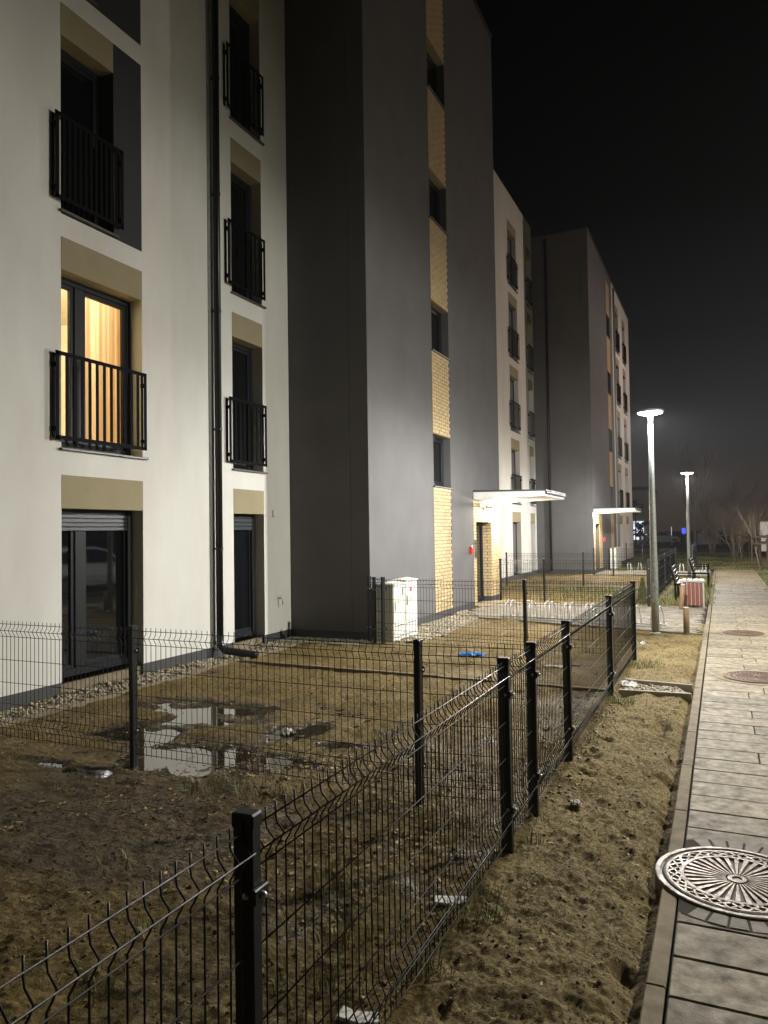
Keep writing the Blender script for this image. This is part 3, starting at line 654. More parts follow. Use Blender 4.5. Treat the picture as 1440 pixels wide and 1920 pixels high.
# ------------------------------------------------------------------ mesh fences
POST_H=1.085
post_me=MB().box(-.02,.02,-.03,.03,-.15,POST_H-.025).mesh('post',STEEL,bevel=.003)
cap_me=MB().box(-.024,.024,-.034,.034,POST_H-.04,POST_H).mesh('cap',STEEL,bevel=.005)
clamp_me=MB().box(-.032,.032,-.045,-.0305,-.02,.02).mesh('clamp',STEEL,bevel=.003)
bolt_me=MB().lathe([(.0005,.012),(.006,.011),(.009,.006),(.0095,0)],10).mesh('bolt',BOLT,smooth=True)
PANELS={}
def panel_mesh(L, sgn, lod):
    k=(round(L,2),sgn,lod)
    if k in PANELS: return PANELS[k]
    zb=.045; H=[1.04,.985,.93,.725,.525,.34,.235,.18,.125,.06]
    off=lambda z: .026 if z in (.985,.18) else 0
    mb=MB(); r=.0026 if lod==0 else .0030; n=6 if lod==0 else 4
    cnt=max(2,int(round((L-.05)/.05))); pitch=(L-.06)/cnt
    prof=[(1.068,0),(1.03,0),(1.012,.004),(.987,.026),(.962,.014),(.94,0),(.25,0),(.23,.003),(.18,.026),(.13,.003),(.115,0),(zb,0)]
    for i in range(cnt+1):
        x=.03+i*pitch; j=random.uniform(-.0015,.0015)
        mb.tube([(x+j*(zz-.5),sgn*yy,zz) for zz,yy in prof],r,n,caps=(lod==0))
    for z in H: mb.tube([(.012,sgn*(off(z)+.005),z),(L-.012,sgn*(off(z)+.005),z)],r,n)
    PANELS[k]=mb.mesh('wire_panel',STEEL,smooth=(lod==0)); return PANELS[k]
def fence(label, pts, sgn=1, nopost=(), lod=1):
    t=thing('mesh_fence', label, 'fence', (pts[0][0],pts[0][1],0))
    for i,p in enumerate(pts):
        q=pts[i+1] if i+1<len(pts) else pts[i-1]; ang=math.atan2(q[1]-p[1],q[0]-p[0])
        loc=(p[0]-pts[0][0],p[1]-pts[0][1],0)
        if i not in nopost:
            po=link('post',post_me,t,loc,ang+random.uniform(-.02,.02)); po.rotation_euler[0]=random.uniform(-.006,.006); po.rotation_euler[1]=random.uniform(-.006,.006)
            link('cap',cap_me,po)
            for z in (.24,.88):
                c=link('clamp',clamp_me,po,(0,0,z))
                for sx in (-1,1):
                    b=link('bolt',bolt_me,po,(sx*.021,-.012,z)); b.rotation_euler=(0,sx*math.pi/2,0)
                b=link('bolt',bolt_me,po,(0,-.046,z)); b.rotation_euler=(math.pi/2,0,0)
        if i+1<len(pts):
            L=math.dist(p,q)
            kind(link('wire_panel',panel_mesh(L,sgn,lod),t,loc,ang),'stuff')
    return t
FX=-1.135
fence('black mesh fence beside the footpath, nearest and running out of the picture', [(FX,-.90),(FX,1.62),(FX,4.12),(FX,4.73)], -1, nopost=(3,), lod=0)
fence('black mesh fence beside the footpath, beyond the double corner posts', [(FX,4.75),(FX,5.96),(FX,8.40),(FX,10.80)], -1, lod=0)
fence('black mesh fence crossing the garden in front of the puddle', [(FX-.03,4.73),(-1.87,4.63),(-4.34,4.63),(-6.82,4.63)], 1, nopost=(0,), lod=0)
fence('black mesh fence crossing behind the garden, ending at white utility cabinets', [(FX-.04,10.82),(-2.65,10.80),(-5.17,10.95)], 1, nopost=(0,))
fence('short mesh fence between utility cabinets and the grey wall corner', [(-5.05,11.02),(-5.36,11.16)], 1)
fence('mesh fence on the far side of the bicycle forecourt', [(-1.60,18.55),(-4.12,18.85),(-5.28,18.95)], 1)
fence('mesh fence seen edge on beyond the forecourt, looking like solid slats', [(-1.57,18.30),(-1.56,20.8),(-1.55,23.3),(-1.54,25.8),(-1.53,28.5)], -1)
fence('mesh fence crossing the back garden under the pale far wing', [(-1.6,24.35),(-4.07,24.4),(-6.6,24.45)], 1)
fence('mesh fence in front of the second lit doorway', [(-1.6,30.25),(-3.9,30.35),(-4.65,30.4)], 1)
fence('farthest mesh fence running along the meadow past the bench', [(-1.2,36),(-1.2,38.5),(-1.2,41)], -1)
fence('mesh fence behind the farther block at the meadow edge', [(-1.3,41.1),(-3.8,41.1),(-4.6,41.1)], 1)

# ------------------------------------------------------------------ lamps
BATWING=[(-1,.02),(-.6,.03),(-.3,.07),(-.12,.20),(0,.5),(.15,.85),(.35,1),(.6,.85),(.8,.5),(.92,.3),(.985,.12),(1,.06)]
CUTOFF=[(-1,.0),(-.4,.004),(-.14,.11),(0,.42),(.17,.58),(.42,1),(.8,.9),(1,.8)]
WIDE=[(-1,.15),(-.5,.35),(-.2,.6),(0,.9),(.3,1),(1,.8)]
def path_lamp(label, x, y, group='path lamps'):
    t=thing('path_lamp', label, 'street lamp', (x,y,0), group=group)
    MB().lathe([(.062,-.1),(.062,.3),(.060,1.2),(.052,2.4),(.040,3.55),(.036,3.70)],20).mesh
    p=link('pole', MB().lathe([(.0005,-.1),(.064,-.1),(.064,1.0),(.058,1.4),(.047,2.6),(.038,3.66),(.0005,3.67)],20).mesh('pole',ZINC,smooth=True), t)
    link('collar', MB().lathe([(.066,-.02),(.085,-.01),(.085,.03),(.066,.05)],20).mesh('collar',ZINC), p)
    link('access_door', MB().box(-.03,.03,-.070,-.055,.55,.85).mesh('access_door',ZINC,bevel=.004), p)
    h=link('lamp_head', MB().lathe([(.0005,3.86),(.10,3.855),(.205,3.835),(.225,3.815),(.222,3.80),(.20,3.795)],28).mesh('lamp_head',ZINC,smooth=True), t)
    link('diffuser', MB().lathe([(.20,3.797),(.195,3.785),(.13,3.765),(.05,3.755)],28).mesh('diffuser',LAMPW,smooth=True), h)
    link('neck', MB().lathe([(.040,3.62),(.048,3.65),(.05,3.74),(.045,3.765)],20).mesh('neck',ZINC,smooth=True), h)
    point('light', t, (0,0,3.72), P_PATH, (1,.98,.945), .12, BATWING)
    return t
path_lamp('galvanised path lamp glaring white, the nearer of the two by the bicycle racks', -1.06, 13.45)
path_lamp('galvanised path lamp glaring white, the farther one beside the bench', -1.07, 28.8)
def mast(name, label, x, y, h, arm, dm, power, color, spot):
    t=thing(name, label, 'street lamp', (x,y,0))
    p=link('pole', MB().lathe([(.0005,-.3),(.09,-.3),(.085,1.2),(.05,h-.05),(.0005,h)],16).mesh('pole',ZINC,smooth=True), t)
    link('arm', MB().tube([(0,0,h-.1),(arm*.5,0,h+.05),(arm,0,h+.06)],.03,10).mesh('arm',ZINC,smooth=True), t)
    hd=link('lamp_head', MB().box(arm-.35,arm+.35,-.16,.16,h+.05,h+.13).mesh('lamp_head',CANG,bevel=.02), t)
    link('diffuser', MB().box(arm-.28,arm+.28,-.12,.12,h+.036,h+.049).mesh('diffuser',dm), hd)
    point('light', t, (arm,0,h-.03), power, color, .15, spot)
    return t
mast('street_lamp', 'tall road lamp over the parking lane to the right of the path', 5.9, 10.9, 6.6, -.8, LAMPW, P_STREET, (1,.97,.87), CUTOFF)
mast('street_lamp', 'orange sodium road lamp standing beyond the lawn on the right', 10.2, 40.0, 11.0, -1.2, LAMPO, P_SODIUM, (1,.79,.68), WIDE)

# ------------------------------------------------------------------ street furniture and small things
def manhole(label, x, y, r, m, relief=True, setts=False, ztop=.020):
    t=thing('manhole_cover', label, 'manhole cover', (x,y,0), group='manhole covers in the footpath')
    link('rim', MB().lathe([(r,-.10),(r,ztop-.004),(r-.006,ztop),(r-.028,ztop),(r-.032,ztop-.008),(r-.036,ztop-.008)],64).mesh('rim',m), t)
    pl=link('plate', MB().lathe([(r-.036,ztop-.010),(r-.045,ztop-.002),(r-.055,ztop-.002),(r-.06,ztop-.010),(.0005,ztop-.010)],64).mesh('plate',IROND if m is IROND else GRIME), t)
    if relief:
        mb=MB(); ri=r*.66; ro=r-.065; z0,z1=ztop-.011,ztop-.001
        def seg(a,ra,b,rb,w):
            pa=(ra*math.cos(a),ra*math.sin(a),(z0+z1)/2); pb=(rb*math.cos(b),rb*math.sin(b),(z0+z1)/2); mb.bar(pa,pb,w,z1-z0)
        for k in range(32):
            a=2*math.pi*k/32; wi,we=.0035,.017
            c,s_=math.cos(a),math.sin(a)
            mb.add([(rr*c-sg*w*s_, rr*s_+sg*w*c, z) for z in (z0,z1) for rr,w,sg in ((.055,wi*.7,-1),(ri-.012,we*.7,-1),(ri-.012,we*.7,1),(.055,wi*.7,1))],
                   [(3,2,1,0),(4,5,6,7),(0,1,5,4),(1,2,6,5),(2,3,7,6),(3,0,4,7)])
        for k in range(28):
            a=2*math.pi*k/28; d=2*math.pi/28
            seg(a,ri+.004,a+d*1.5,ro,.011); seg(a,ri+.004,a-d*1.5,ro,.011)
        link('relief', mb.mesh('relief',m), pl)
        link('ring', MB().lathe([(ri-.008,z0),(ri-.008,z1+.001),(ri+.008,z1+.001),(ri+.008,z0)],64).mesh('ring',m), pl)
        link('ring', MB().lathe([(ro-.002,z0),(ro-.002,z1+.001),(ro+.010,z1+.001),(ro+.010,z0)],64).mesh('ring',m), pl)
        link('hub', MB().lathe([(.0005,z1-.004),(.022,z1-.004),(.026,z1+.002),(.045,z1+.002),(.05,z0)],28).mesh('hub',m), pl)
    if setts:
        n=34
        jb=[(max(q*math.cos(2*math.pi*k/64),PX0+.004-x), q*math.sin(2*math.pi*k/64)) for q in (r-.02,r+.118) for k in range(65)]
        link('joint_bed', MB().add([(a,b,.0022) for a,b in jb],[(k,k+1,66+k,65+k) for k in range(64)]).mesh('joint_bed',BED), t)
        for k in range(n):
            a=2*math.pi*(k+.5)/n; rc=r+.062
            if x+rc*math.cos(a) < PX0+.05: continue
            wi=math.pi*(r+.008)/n-.0025; we=math.pi*(r+.116)/n-.0025
            o=link('sett', MB().prism([(-.054,-wi),(.054,-we),(.054,we),(-.054,wi)],-.06,.0055).mesh('sett',COBB,bevel=.006), t, (rc*math.cos(a),rc*math.sin(a),random.uniform(-.002,.001)), a)
    else: link('frame_ring', MB().lathe([(r+.002,-.08),(r+.002,.006),(r+.09,.006),(r+.095,-.08)],48).mesh('frame_ring',KERB), t)
    return t
manhole('large cast iron manhole cover ringed by small setts, overlapping the kerb', .03, 4.22, .395, IRON, True, True, .0125)
manhole('rusty round manhole cover with pale concrete ring, middle of the path', .34, 9.95, .36, IROND)
manhole('flat rusty manhole cover, third along the path, level with the lamp', .30, 14.05, .32, IROND)

def bike_rack(label, x, y, rz, n=4):
    t=thing('bicycle_rack', label, 'bicycle rack', (x,y,0), rz, 'bicycle racks on the forecourt')
    for dy in (-.17,.17): link('base_rail', MB().bar((-.12,dy,.02),(n*.42-.30,dy,.02),.03,.03).mesh('base_rail',CHROME,bevel=.003), t)
    for k in range(n):
        for s in (-1,1):
            pts=[]
            for q in range(0,13):
                a=math.pi*q/12; pts.append((k*.42+s*(.075-.03*math.sin(a)), -.17*math.cos(a), .10+.27*math.sin(a)**.6))
            pts=[(k*.42+s*.075,-.17,.03)]+pts+[(k*.42+s*.075,.17,.03)]
            link('hoop', MB().tube(pts,.013,8).mesh('hoop',CHROME,smooth=True), t)
    return t
ra=math.atan2(14.36-14.95,3.12)
def rl(s): return (-4.0+s*math.cos(ra), 15.1+s*math.sin(ra))
bike_rack('bright tubular bicycle rack, nearer the doorway', *rl(0), ra); bike_rack('bright tubular bicycle rack, next to the lamp pole', *rl(1.68), ra)
bike_rack('small bright bicycle rack at the second doorway', -3.6, 33.2, 0, 4); bike_rack('small bright bicycle rack behind the farther lamp', -1.5, 32.6, 0, 3)

def bin_(x,y,rz):
    t=thing('litter_bin','brown-red slatted litter bin with pale slatted lid beside the path','litter bin',(x,y,0),rz)
    for sx in (-1,1):
        for sy in (-1,1): link('leg', MB().box(sx*.22-.02,sx*.22+.02,sy*.17-.02,sy*.17+.02,-.05,.60).mesh('leg',ZINC,bevel=.003), t)
    for k in range(5):
        xx=-.168+k*.084
        for yy in (-.19,.19): link('slat', MB().box(xx-.0345,xx+.0345,yy-.011,yy+.011,.06,.575).mesh('slat',REDW,bevel=.004), t)
    for k in range(3):
        yy=-.09+k*.09
        for xx in (-.24,.24): link('slat', MB().box(xx-.011,xx+.011,yy-.038,yy+.038,.06,.575).mesh('slat',REDW,bevel=.004), t)
    link('liner', MB().box(-.2,.2,-.165,.165,.05,.56).mesh('liner',PALEW), t)
    link('lid_frame', MB().box(-.26,.26,-.21,-.18,.585,.61).box(-.26,.26,.18,.21,.585,.61).mesh('lid_frame',ZINC), t)
    for k in range(4): link('lid_slat', MB().box(-.24+k*.125,-.135+k*.125,-.21,.21,.612,.635).mesh('lid_slat',PALEW,bevel=.004), t)
bin_(-.62,18.45,.02)
def bench(label,x,y,m,rz=0):
    t=thing('bench',label,'bench',(x,y,0),rz,'benches along the path')
    for yy in (-.62,.62):
        link('leg', MB().bar((.22,yy,-.05),(.22,yy,.40),.05,.05,(1,0,0)).bar((-.2,yy,-.05),(-.2,yy,.42),.05,.05,(1,0,0)).bar((-.24,yy,.40),(.25,yy,.40),.05,.04).bar((-.2,yy,.42),(-.32,yy,.86),.05,.04,(1,0,0)).bar((-.22,yy,.62),(.25,yy,.62),.05,.03).bar((.22,yy,.4),(.22,yy,.62),.04,.04,(1,0,0)).mesh('leg',ZINC if m is PALEW else RAIL,bevel=.004), t)
    for k in range(5): link('seat_slat', MB().box(-.18+k*.09,-.105+k*.09,-.75,.75,.42,.45).mesh('seat_slat',m,bevel=.004), t)
    for k in range(4):
        f=(k+.5)/4; xx=-.19-.12*f; zz=.46+.40*f
        link('back_slat', MB().bar((xx+.03,-.75,zz),(xx+.03,.75,zz),.025,.075).mesh('back_slat',m,bevel=.004), t)
bench('bench just behind the litter bin, grey metal end frames', -.88, 20.6, DWOOD); bench('dark slatted bench farther on, near the second lamp', -.62, 25.6, DWOOD)
def stake(label,x,y,h,tilt):
    t=thing('wooden_post',label,'wooden post',(x,y,0),.2); t.rotation_euler=(0,tilt,.2)
    link('shaft', MB().tube([(0,0,-.15),(.002,.0,h*.4),(0,.003,h-.01)],[.05,.05,.048],12).mesh('shaft',WOOD,smooth=True), t)
    link('end_grain', MB().lathe([(.048,h-.012),(.044,h),(.0005,h+.002)],12).mesh('end_grain',PALEW), t)
stake('short upright timber post at the forecourt edge, in front of the bin', -.585, 13.78, .45, 0); stake('leaning timber post between the lamp and the litter bin', -.86, 17.85, .56, .10)

def cabinet(label,y0,y1,h,xf=-4.95,xb=-5.27):
    t=thing('utility_cabinet',label,'utility cabinet',(xf,(y0+y1)/2,0),group='white utility cabinets')
    MB().box(xb,xf-.012,y0,y1,-.1,h-.04).build('body',CAB,t,bevel=.006)
    MB().box(xb+.01,xf-.02,y0+.01,y1-.01,-.1,.27).build('base',CAB,t)
    d=MB().box(xf-.012,xf+.004,y0+.012,y1-.012,.29,h-.06).build('door',CAB,t,bevel=.004)
    MB().box(xf-.012,xf+.002,y0+.012,y1-.012,.0,.275).build('lower_panel',CAB,t,bevel=.004)
    for z in (.06,.24): MB().box(xf+.002,xf+.005,y0+.06,y1-.06,z,z+.012).build('groove_bead',DGREY,t)
    MB().add([(xb-.01,y0-.01,h-.04),(xf+.02,y0-.01,h-.04),(xf+.02,y1+.01,h-.04),(xb-.01,y1+.01,h-.04),(xb-.01,y0-.01,h-.02),(xf+.02,y0-.01,h-.02),(xf+.02,y1+.01,h-.02),(xb-.01,y1+.01,h-.02),((xb+xf)/2,y0+.06,h+.01),((xb+xf)/2,y1-.06,h+.01)],
        [(0,3,2,1),(0,1,5,4),(1,2,6,5),(2,3,7,6),(3,0,4,7),(4,5,8),(5,6,9,8),(6,7,9),(7,4,8,9)]).build('roof',CAB,t)
    return t,d
t,d=cabinet('white utility cabinet, the lower one with a single yellow warning triangle',11.22,11.70,.97)
MB().box(-4.946,-4.943,11.27,11.30,.50,.66).build('handle',DGREY,d); MB().add([(-4.9435,11.40,.62),(-4.9435,11.48,.62),(-4.9435,11.44,.70)],[(0,1,2)]).build('warning_triangle',YEL,d); MB().box(-4.946,-4.943,11.58,11.62,.74,.88).build('nameplate',DGREY,d)
t,d=cabinet('white utility cabinet, the taller one with a red and a yellow sticker',11.725,12.27,1.0)
MB().box(-4.946,-4.943,11.79,11.83,.55,.72).build('handle',DGREY,d); MB().box(-4.946,-4.943,11.93,12.0,.78,.86).build('red_sticker',RED,d); MB().add([(-4.9435,11.93,.64),(-4.9435,12.01,.64),(-4.9435,11.97,.73)],[(0,1,2)]).build('warning_triangle',YEL,d)
t,d=cabinet('pale utility cabinet against the wall of the farther block',35.7,37.6,.95,xf=-4.45,xb=-4.72)

# litter
def crumple(name,label,x,y,sx,sy,h,m,rz,seed,n=9):
    rg=np.random.default_rng(seed); V=[];Fc=[]
    for j in range(n):
        for i in range(n):
            u,v=i/(n-1)-.5,j/(n-1)-.5; e=1-.25*rg.random()*(abs(u)>.45 or abs(v)>.45)
            V.append((u*sx*e,v*sy*e,h*(rg.random()*.8+.2)*(1.1-1.3*(u*u+v*v))))
    Fc=[(j*n+i,j*n+i+1,(j+1)*n+i+1,(j+1)*n+i) for j in range(n-1) for i in range(n-1)]
    nv=len(V); V+= [(a,b,c-.004) for a,b,c in V]; Fc+= [tuple(q+nv for q in f[::-1]) for f in Fc]
    o=MB().add(V,Fc).build(name,m); o.location=(x,y,sh(x,y)+.004); o.rotation_euler=(0,0,rz); tag(o,label,'litter'); return o
def shard(name,label,x,y,pts,th,m,rz,tilt=(.05,.05)):
    o=MB().prism(pts,0,th).build(name,m,bevel=.004); o.location=(x,y,sh(x,y)+.006); o.rotation_euler=(*tilt,rz); return tag(o,label,'litter')
shard('foam_shard','flat white broken board lying under the fence beside the nearest posts',-1.25,3.46,[(-.08,-.028),(.0,-.048),(.088,-.016),(.095,.024),(.03,.03),(-.07,.034)],.014,PAPER,.5)
shard('foam_shard','white broken piece at the bottom edge of the picture by the fence',-1.27,2.50,[(-.08,-.03),(.01,-.045),(.09,-.02),(.07,.035),(-.02,.02),(-.07,.04)],.016,PAPER,.2)
crumple('paper_scrap','crumpled white wrapper lying on the soil between fence and path',-.93,5.08,.07,.09,.025,PAPER,.4,3)
crumple('plastic_scrap','bright blue crumpled plastic sheet behind the garden fence',-3.4,10.55,.42,.22,.055,BLUEP,.2,5)
crumple('plastic_scrap','white plastic scrap lying next to the drain under the fence',-1.02,9.05,.2,.28,.05,PAPER,.3,8)
crumple('paper_scrap','white wrapper beside the small right-hand puddle',-3.70,5.92,.14,.16,.06,PAPER,.9,11)
crumple('paper_scrap','white scrap behind the fence left of the corner posts',-2.05,9.95,.32,.12,.03,PAPER,.1,12)
crumple('plastic_scrap','black plastic scrap lying near the white one in the garden',-1.85,10.1,.2,.08,.03,BLK,.3,14)

# conifer by the far fence
def conifer(x,y,h,r,label):
    t=thing('young_conifer',label,'shrub',(x,y,0))
    link('stem', MB().tube([(0,0,-.05),(0,0,h*.9)],[.015,.004],6).mesh('stem',TWIG), t)
    V=[];Fc=[];A_=[]
    for _ in range(900):
        z=h*random.random()**1.1; rr=r*(1-z/h)*(.4+.6*random.random())+.01; a=random.uniform(0,6.28); c=Vector((rr*math.cos(a),rr*math.sin(a),z)); u=Vector((math.cos(a)*.4,math.sin(a)*.4,.8)).normalized()*random.uniform(.03,.06); w=Vector((-math.sin(a),math.cos(a),0))*.012; b=len(V)
        V+=[c-w,c+w,c+u]; Fc.append((b,b+1,b+2)); A_+=[random.random()]*3
    link('foliage', npmesh('foliage',np.array([tuple(v) for v in V]),np.array(Fc),THUJA,attr=A_), t)
conifer(-1.75,18.75,.62,.2,'small yellow-green conifer at the foot of the edge-on fence')

# bare trees
def grow(mb, p, d, L, r, depth, spread, rg, upb=.15):
    n=3; pts=[p]; rs=[r]
    for i in range(n):
        d=(d+Vector((rg.uniform(-1,1),rg.uniform(-1,1),rg.uniform(-.6,1)*.6+upb))*.16).normalized(); pts.append(pts[-1]+d*L/n); rs.append(r*(1-.45*(i+1)/n))
    mb.tube(pts,rs,5 if r>.02 else 3,caps=False)
    if depth<=0: return
    for k in range(rg.randint(2,4) if depth<3 else rg.randint(3,4)):
        i=rg.choice((1,2,3)); dd=(d+Vector((rg.uniform(-1,1),rg.uniform(-1,1),rg.uniform(-.4,.9)))*spread).normalized()
        grow(mb, pts[i], dd, L*rg.uniform(.5,.8), rs[i]*.62, depth-1, spread, rg, upb)
def bare_tree(name,label,x,y,h,r,depth,spread,seed,stems=1,upb=.15,lean=0,group=None):
    rg=random.Random(seed); t=thing(name,label,'tree' if 'tree' in name else 'shrub',(x,y,0),group=group)
    tr=MB(); cr=MB()
    for s in range(stems):
        d=Vector((rg.uniform(-1,1)*.5*(stems>1)+lean,rg.uniform(-1,1)*.5*(stems>1),1)).normalized(); p=Vector((rg.uniform(-.2,.2)*(stems>1),rg.uniform(-.2,.2)*(stems>1),-.1))
        q=p+d*h*.35; tr.tube([p,(p+q)/2,q],[r,r*.85,r*.7],7)
        for k in range(4 if stems==1 else 3):
            dd=(d+Vector((rg.uniform(-1,1),rg.uniform(-1,1),rg.uniform(0,.6)))*spread*.9).normalized(); grow(cr,q-d*h*.04*k,dd if k else d,h*.33,r*.6,depth,spread,rg,upb)
    link('trunk',tr.mesh('trunk',TWIG,smooth=True),t); link('crown',cr.mesh('crown',TWIG),t)
bare_tree('bare_tree','young staked bare tree leaning left at the lawn edge on the right',1.55,36.4,3.4,.035,3,.55,21,lean=-.22)
bare_tree('bare_tree','young bare tree with a thin upright stem behind the stakes',2.05,40,3.2,.03,3,.5,22)
bare_tree('bare_tree','young bare tree on a leaning stake left of the shrub clump',1.0,45,2.8,.03,3,.6,24,lean=-.1)
bare_tree('bare_shrub','broad pale bare shrub clump on the meadow',.7,52,3.2,.045,4,.8,23,stems=10,upb=-.02)
bare_tree('bare_shrub','low drooping bare shrub beside the broad pale clump',2.2,54,2.9,.04,4,.8,29,stems=8,upb=-.05)
bare_tree('bare_tree','tall bare tree rising behind the farther lamp',-2.0,66,9.0,.17,5,.62,25)
bare_tree('bare_tree','wide bare tree to the right of the tall one',.8,76,7.5,.14,5,.75,26)
bare_tree('bare_tree','slender bare tree behind the lawn at the right edge',6.0,62,6.5,.10,5,.6,27)
bare_tree('bare_shrub','tangled bare shrub behind the broad pale clump',-.6,60,3.6,.05,4,.8,41,stems=9,upb=.0)
bare_tree('bare_shrub','bare shrub at the far right of the meadow',4.2,56,3.4,.05,4,.8,43,stems=9,upb=.0)
bare_tree('bare_tree','bare tree between the tall one and the white shed',-.9,70,6.5,.12,5,.7,44)
def stakes(label,x,y):
    t=thing('tree_stakes',label,'tree stakes',(x,y,0))
    P3=[(-.3,-.25),(.3,-.2),(.0,.3)]
    for p in P3: link('stake', MB().tube([(p[0],p[1],-.1),(p[0],p[1],1.45)],.032,8).mesh('stake',DSTAKE), t)
    for a,b in ((0,1),(1,2),(2,0)):
        for z in (1.38,1.1): link('rail', MB().bar((*P3[a],z),(*P3[b],z),.03,.07).mesh('rail',DSTAKE), t)
stakes('timber tripod stakes round the young tree at the right edge',1.5,36.3); stakes('timber tripod stakes behind, beyond the right path kerb',2.0,40); stakes('timber tripod stakes farthest out on the lawn',1.05,45.1)
def leafy(label,x,y,h,r,seed,lo=.4):
    rg=random.Random(seed); t=thing('dark_tree',label,'tree',(x,y,0))
    tr=MB().tube([(0,0,-.1),(.03,0,h*.5),(0,.05,h*.85)],[.09,.06,.02],7)
    for k in range(7):
        a=rg.uniform(0,6.28); z=h*rg.uniform(.35,.7); tr.tube([(0,0,z),(math.cos(a)*r*.4,math.sin(a)*r*.4,z+.35),(math.cos(a)*r*.8,math.sin(a)*r*.8,z+.55)],[.035,.02,.008],5)
    link('trunk',tr.mesh('trunk',TWIG),t); V=[];Fc=[];A_=[]
    cl=[(Vector((rg.gauss(0,.4)*r,rg.gauss(0,.4)*r,h*rg.uniform(lo,1))),rg.uniform(.18,.4)*r) for _ in range(26)]
    for c,cr in cl:
        for _ in range(70):
            p=c+Vector((rg.gauss(0,1),rg.gauss(0,1),rg.gauss(0,.7)))*cr*.5; u=Vector((rg.gauss(0,1),rg.gauss(0,1),rg.gauss(0,1))).normalized()*.09; w=u.cross(Vector((rg.gauss(0,1),rg.gauss(0,1),1))).normalized()*.05; b=len(V)
            V+=[p-u,p+w,p+u,p-w]; Fc.append((b,b+1,b+2,b+3)); A_+=[rg.random()]*4
    link('crown',npmesh('crown',np.array([tuple(v) for v in V]),np.array(Fc),FOL,attr=A_),t)
leafy('dark leafy tree standing against the lit shop window',-8.15,86,2.5,.75,31)
leafy('dark bushy tree in front of the dim far house',-9.0,90,5.2,1.1,33,.72)

# far houses
HW=mat('far_house_render',(.42,.36,.32),rough=.9); HR=mat('far_roof_tile',(.07,.045,.035),rough=.9); LITW=emit('lit_shop_glass',(.72,.86,1.0),1.8); BLUES=emit('blue_sign_light',(.05,.07,.9),2.0)
def house(label,x,y,w,d,hw,hr,m,along='x'):
    t=thing('house',label,'house',(x,y,0))
    MB().box(x-w/2,x+w/2,y,y+d,-.2,hw).build('wall',m,t)
    if along=='x': V=[(x-w/2-.3,y-.3,hw-.05),(x+w/2+.3,y-.3,hw-.05),(x+w/2+.3,y+d+.3,hw-.05),(x-w/2-.3,y+d+.3,hw-.05),(x-w/2-.3,y+d/2,hw+hr),(x+w/2+.3,y+d/2,hw+hr)]; Fc=[(0,3,2,1),(0,1,5,4),(2,3,4,5),(0,4,3),(1,2,5)]
    else:
        MB().add([(x-w/2,y,hw),(x+w/2,y,hw),(x,y,hw+hr-.1),(x-w/2,y+.2,hw),(x+w/2,y+.2,hw),(x,y+.2,hw+hr-.1)],[(0,1,2),(3,5,4),(0,2,5,3),(1,4,5,2),(0,3,4,1)]).build('gable',m,t)
        V=[(x-w/2-.3,y-.25,hw-.1),(x,y-.25,hw+hr),(x+w/2+.3,y-.25,hw-.1),(x-w/2-.3,y+d,hw-.1),(x,y+d,hw+hr),(x+w/2+.3,y+d,hw-.1),(x-w/2-.3,y-.25,hw-.22),(x,y-.25,hw+hr-.12),(x+w/2+.3,y-.25,hw-.22),(x-w/2-.3,y+d,hw-.22),(x,y+d,hw+hr-.12),(x+w/2+.3,y+d,hw-.22)]
        Fc=[(0,1,4,3),(1,2,5,4),(6,9,10,7),(7,10,11,8),(0,6,7,1),(1,7,8,2),(3,4,10,9),(4,5,11,10),(0,3,9,6),(2,8,11,5)]
    MB().add(V,Fc).build('roof',HR,t); return t
h1=house('dim far house with a brightly lit shop window, past the end of the farther block',-10.2,95,5.0,8,6.6,.6,HW)
lw=MB().box(-10.4,-8.55,94.93,95-.005,.55,2.75).build('shop_window',LITW,h1)
for xx in (-9.75,-9.1): MB().box(xx-.04,xx+.04,94.88,94.925,.55,2.75).build('mullion',FRAME,lw)
h2=house('small white gabled shed on the far side of the meadow',-1.45,96,2.4,4,1.15,1.1,WHITE,'y')
MB().box(-1.75,-1.45,95.93,95.99,.75,1.2).build('window',FRAME,h2)
h3=house('low dark garage roof beside the white shed',1.0,97,3.2,4,1.0,.55,HW)
MB().box(.0,2.0,96.93,96.99,.0,.9).build('garage_door',FRAME,h3)
sg=thing('lit_sign','small blue illuminated sign far beyond the meadow','sign',(-4.0,95,0)); MB().box(-4.25,-3.85,94.95,95.1,1.2,1.85).build('panel',BLUES,sg); MB().box(-4.12,-3.98,94.97,95.08,-.1,1.05).build('stand',FRAME,sg); MB().box(-4.7,-3.0,94.7,95.3,-.1,.18).build('base',KERB,sg)
bl=thing('lit_bollard','slim pale light column left of the blue sign','light column',(-5.3,93,0)); link('column',MB().box(-.05,.05,-.05,.05,-.1,2.1).mesh('column',WPL,bevel=.01),bl); link('light_strip',MB().box(-.03,.03,-.056,-.0505,1.0,2.0).mesh('light_strip',emit('strip_light',(.9,.95,1),.6)),bl)

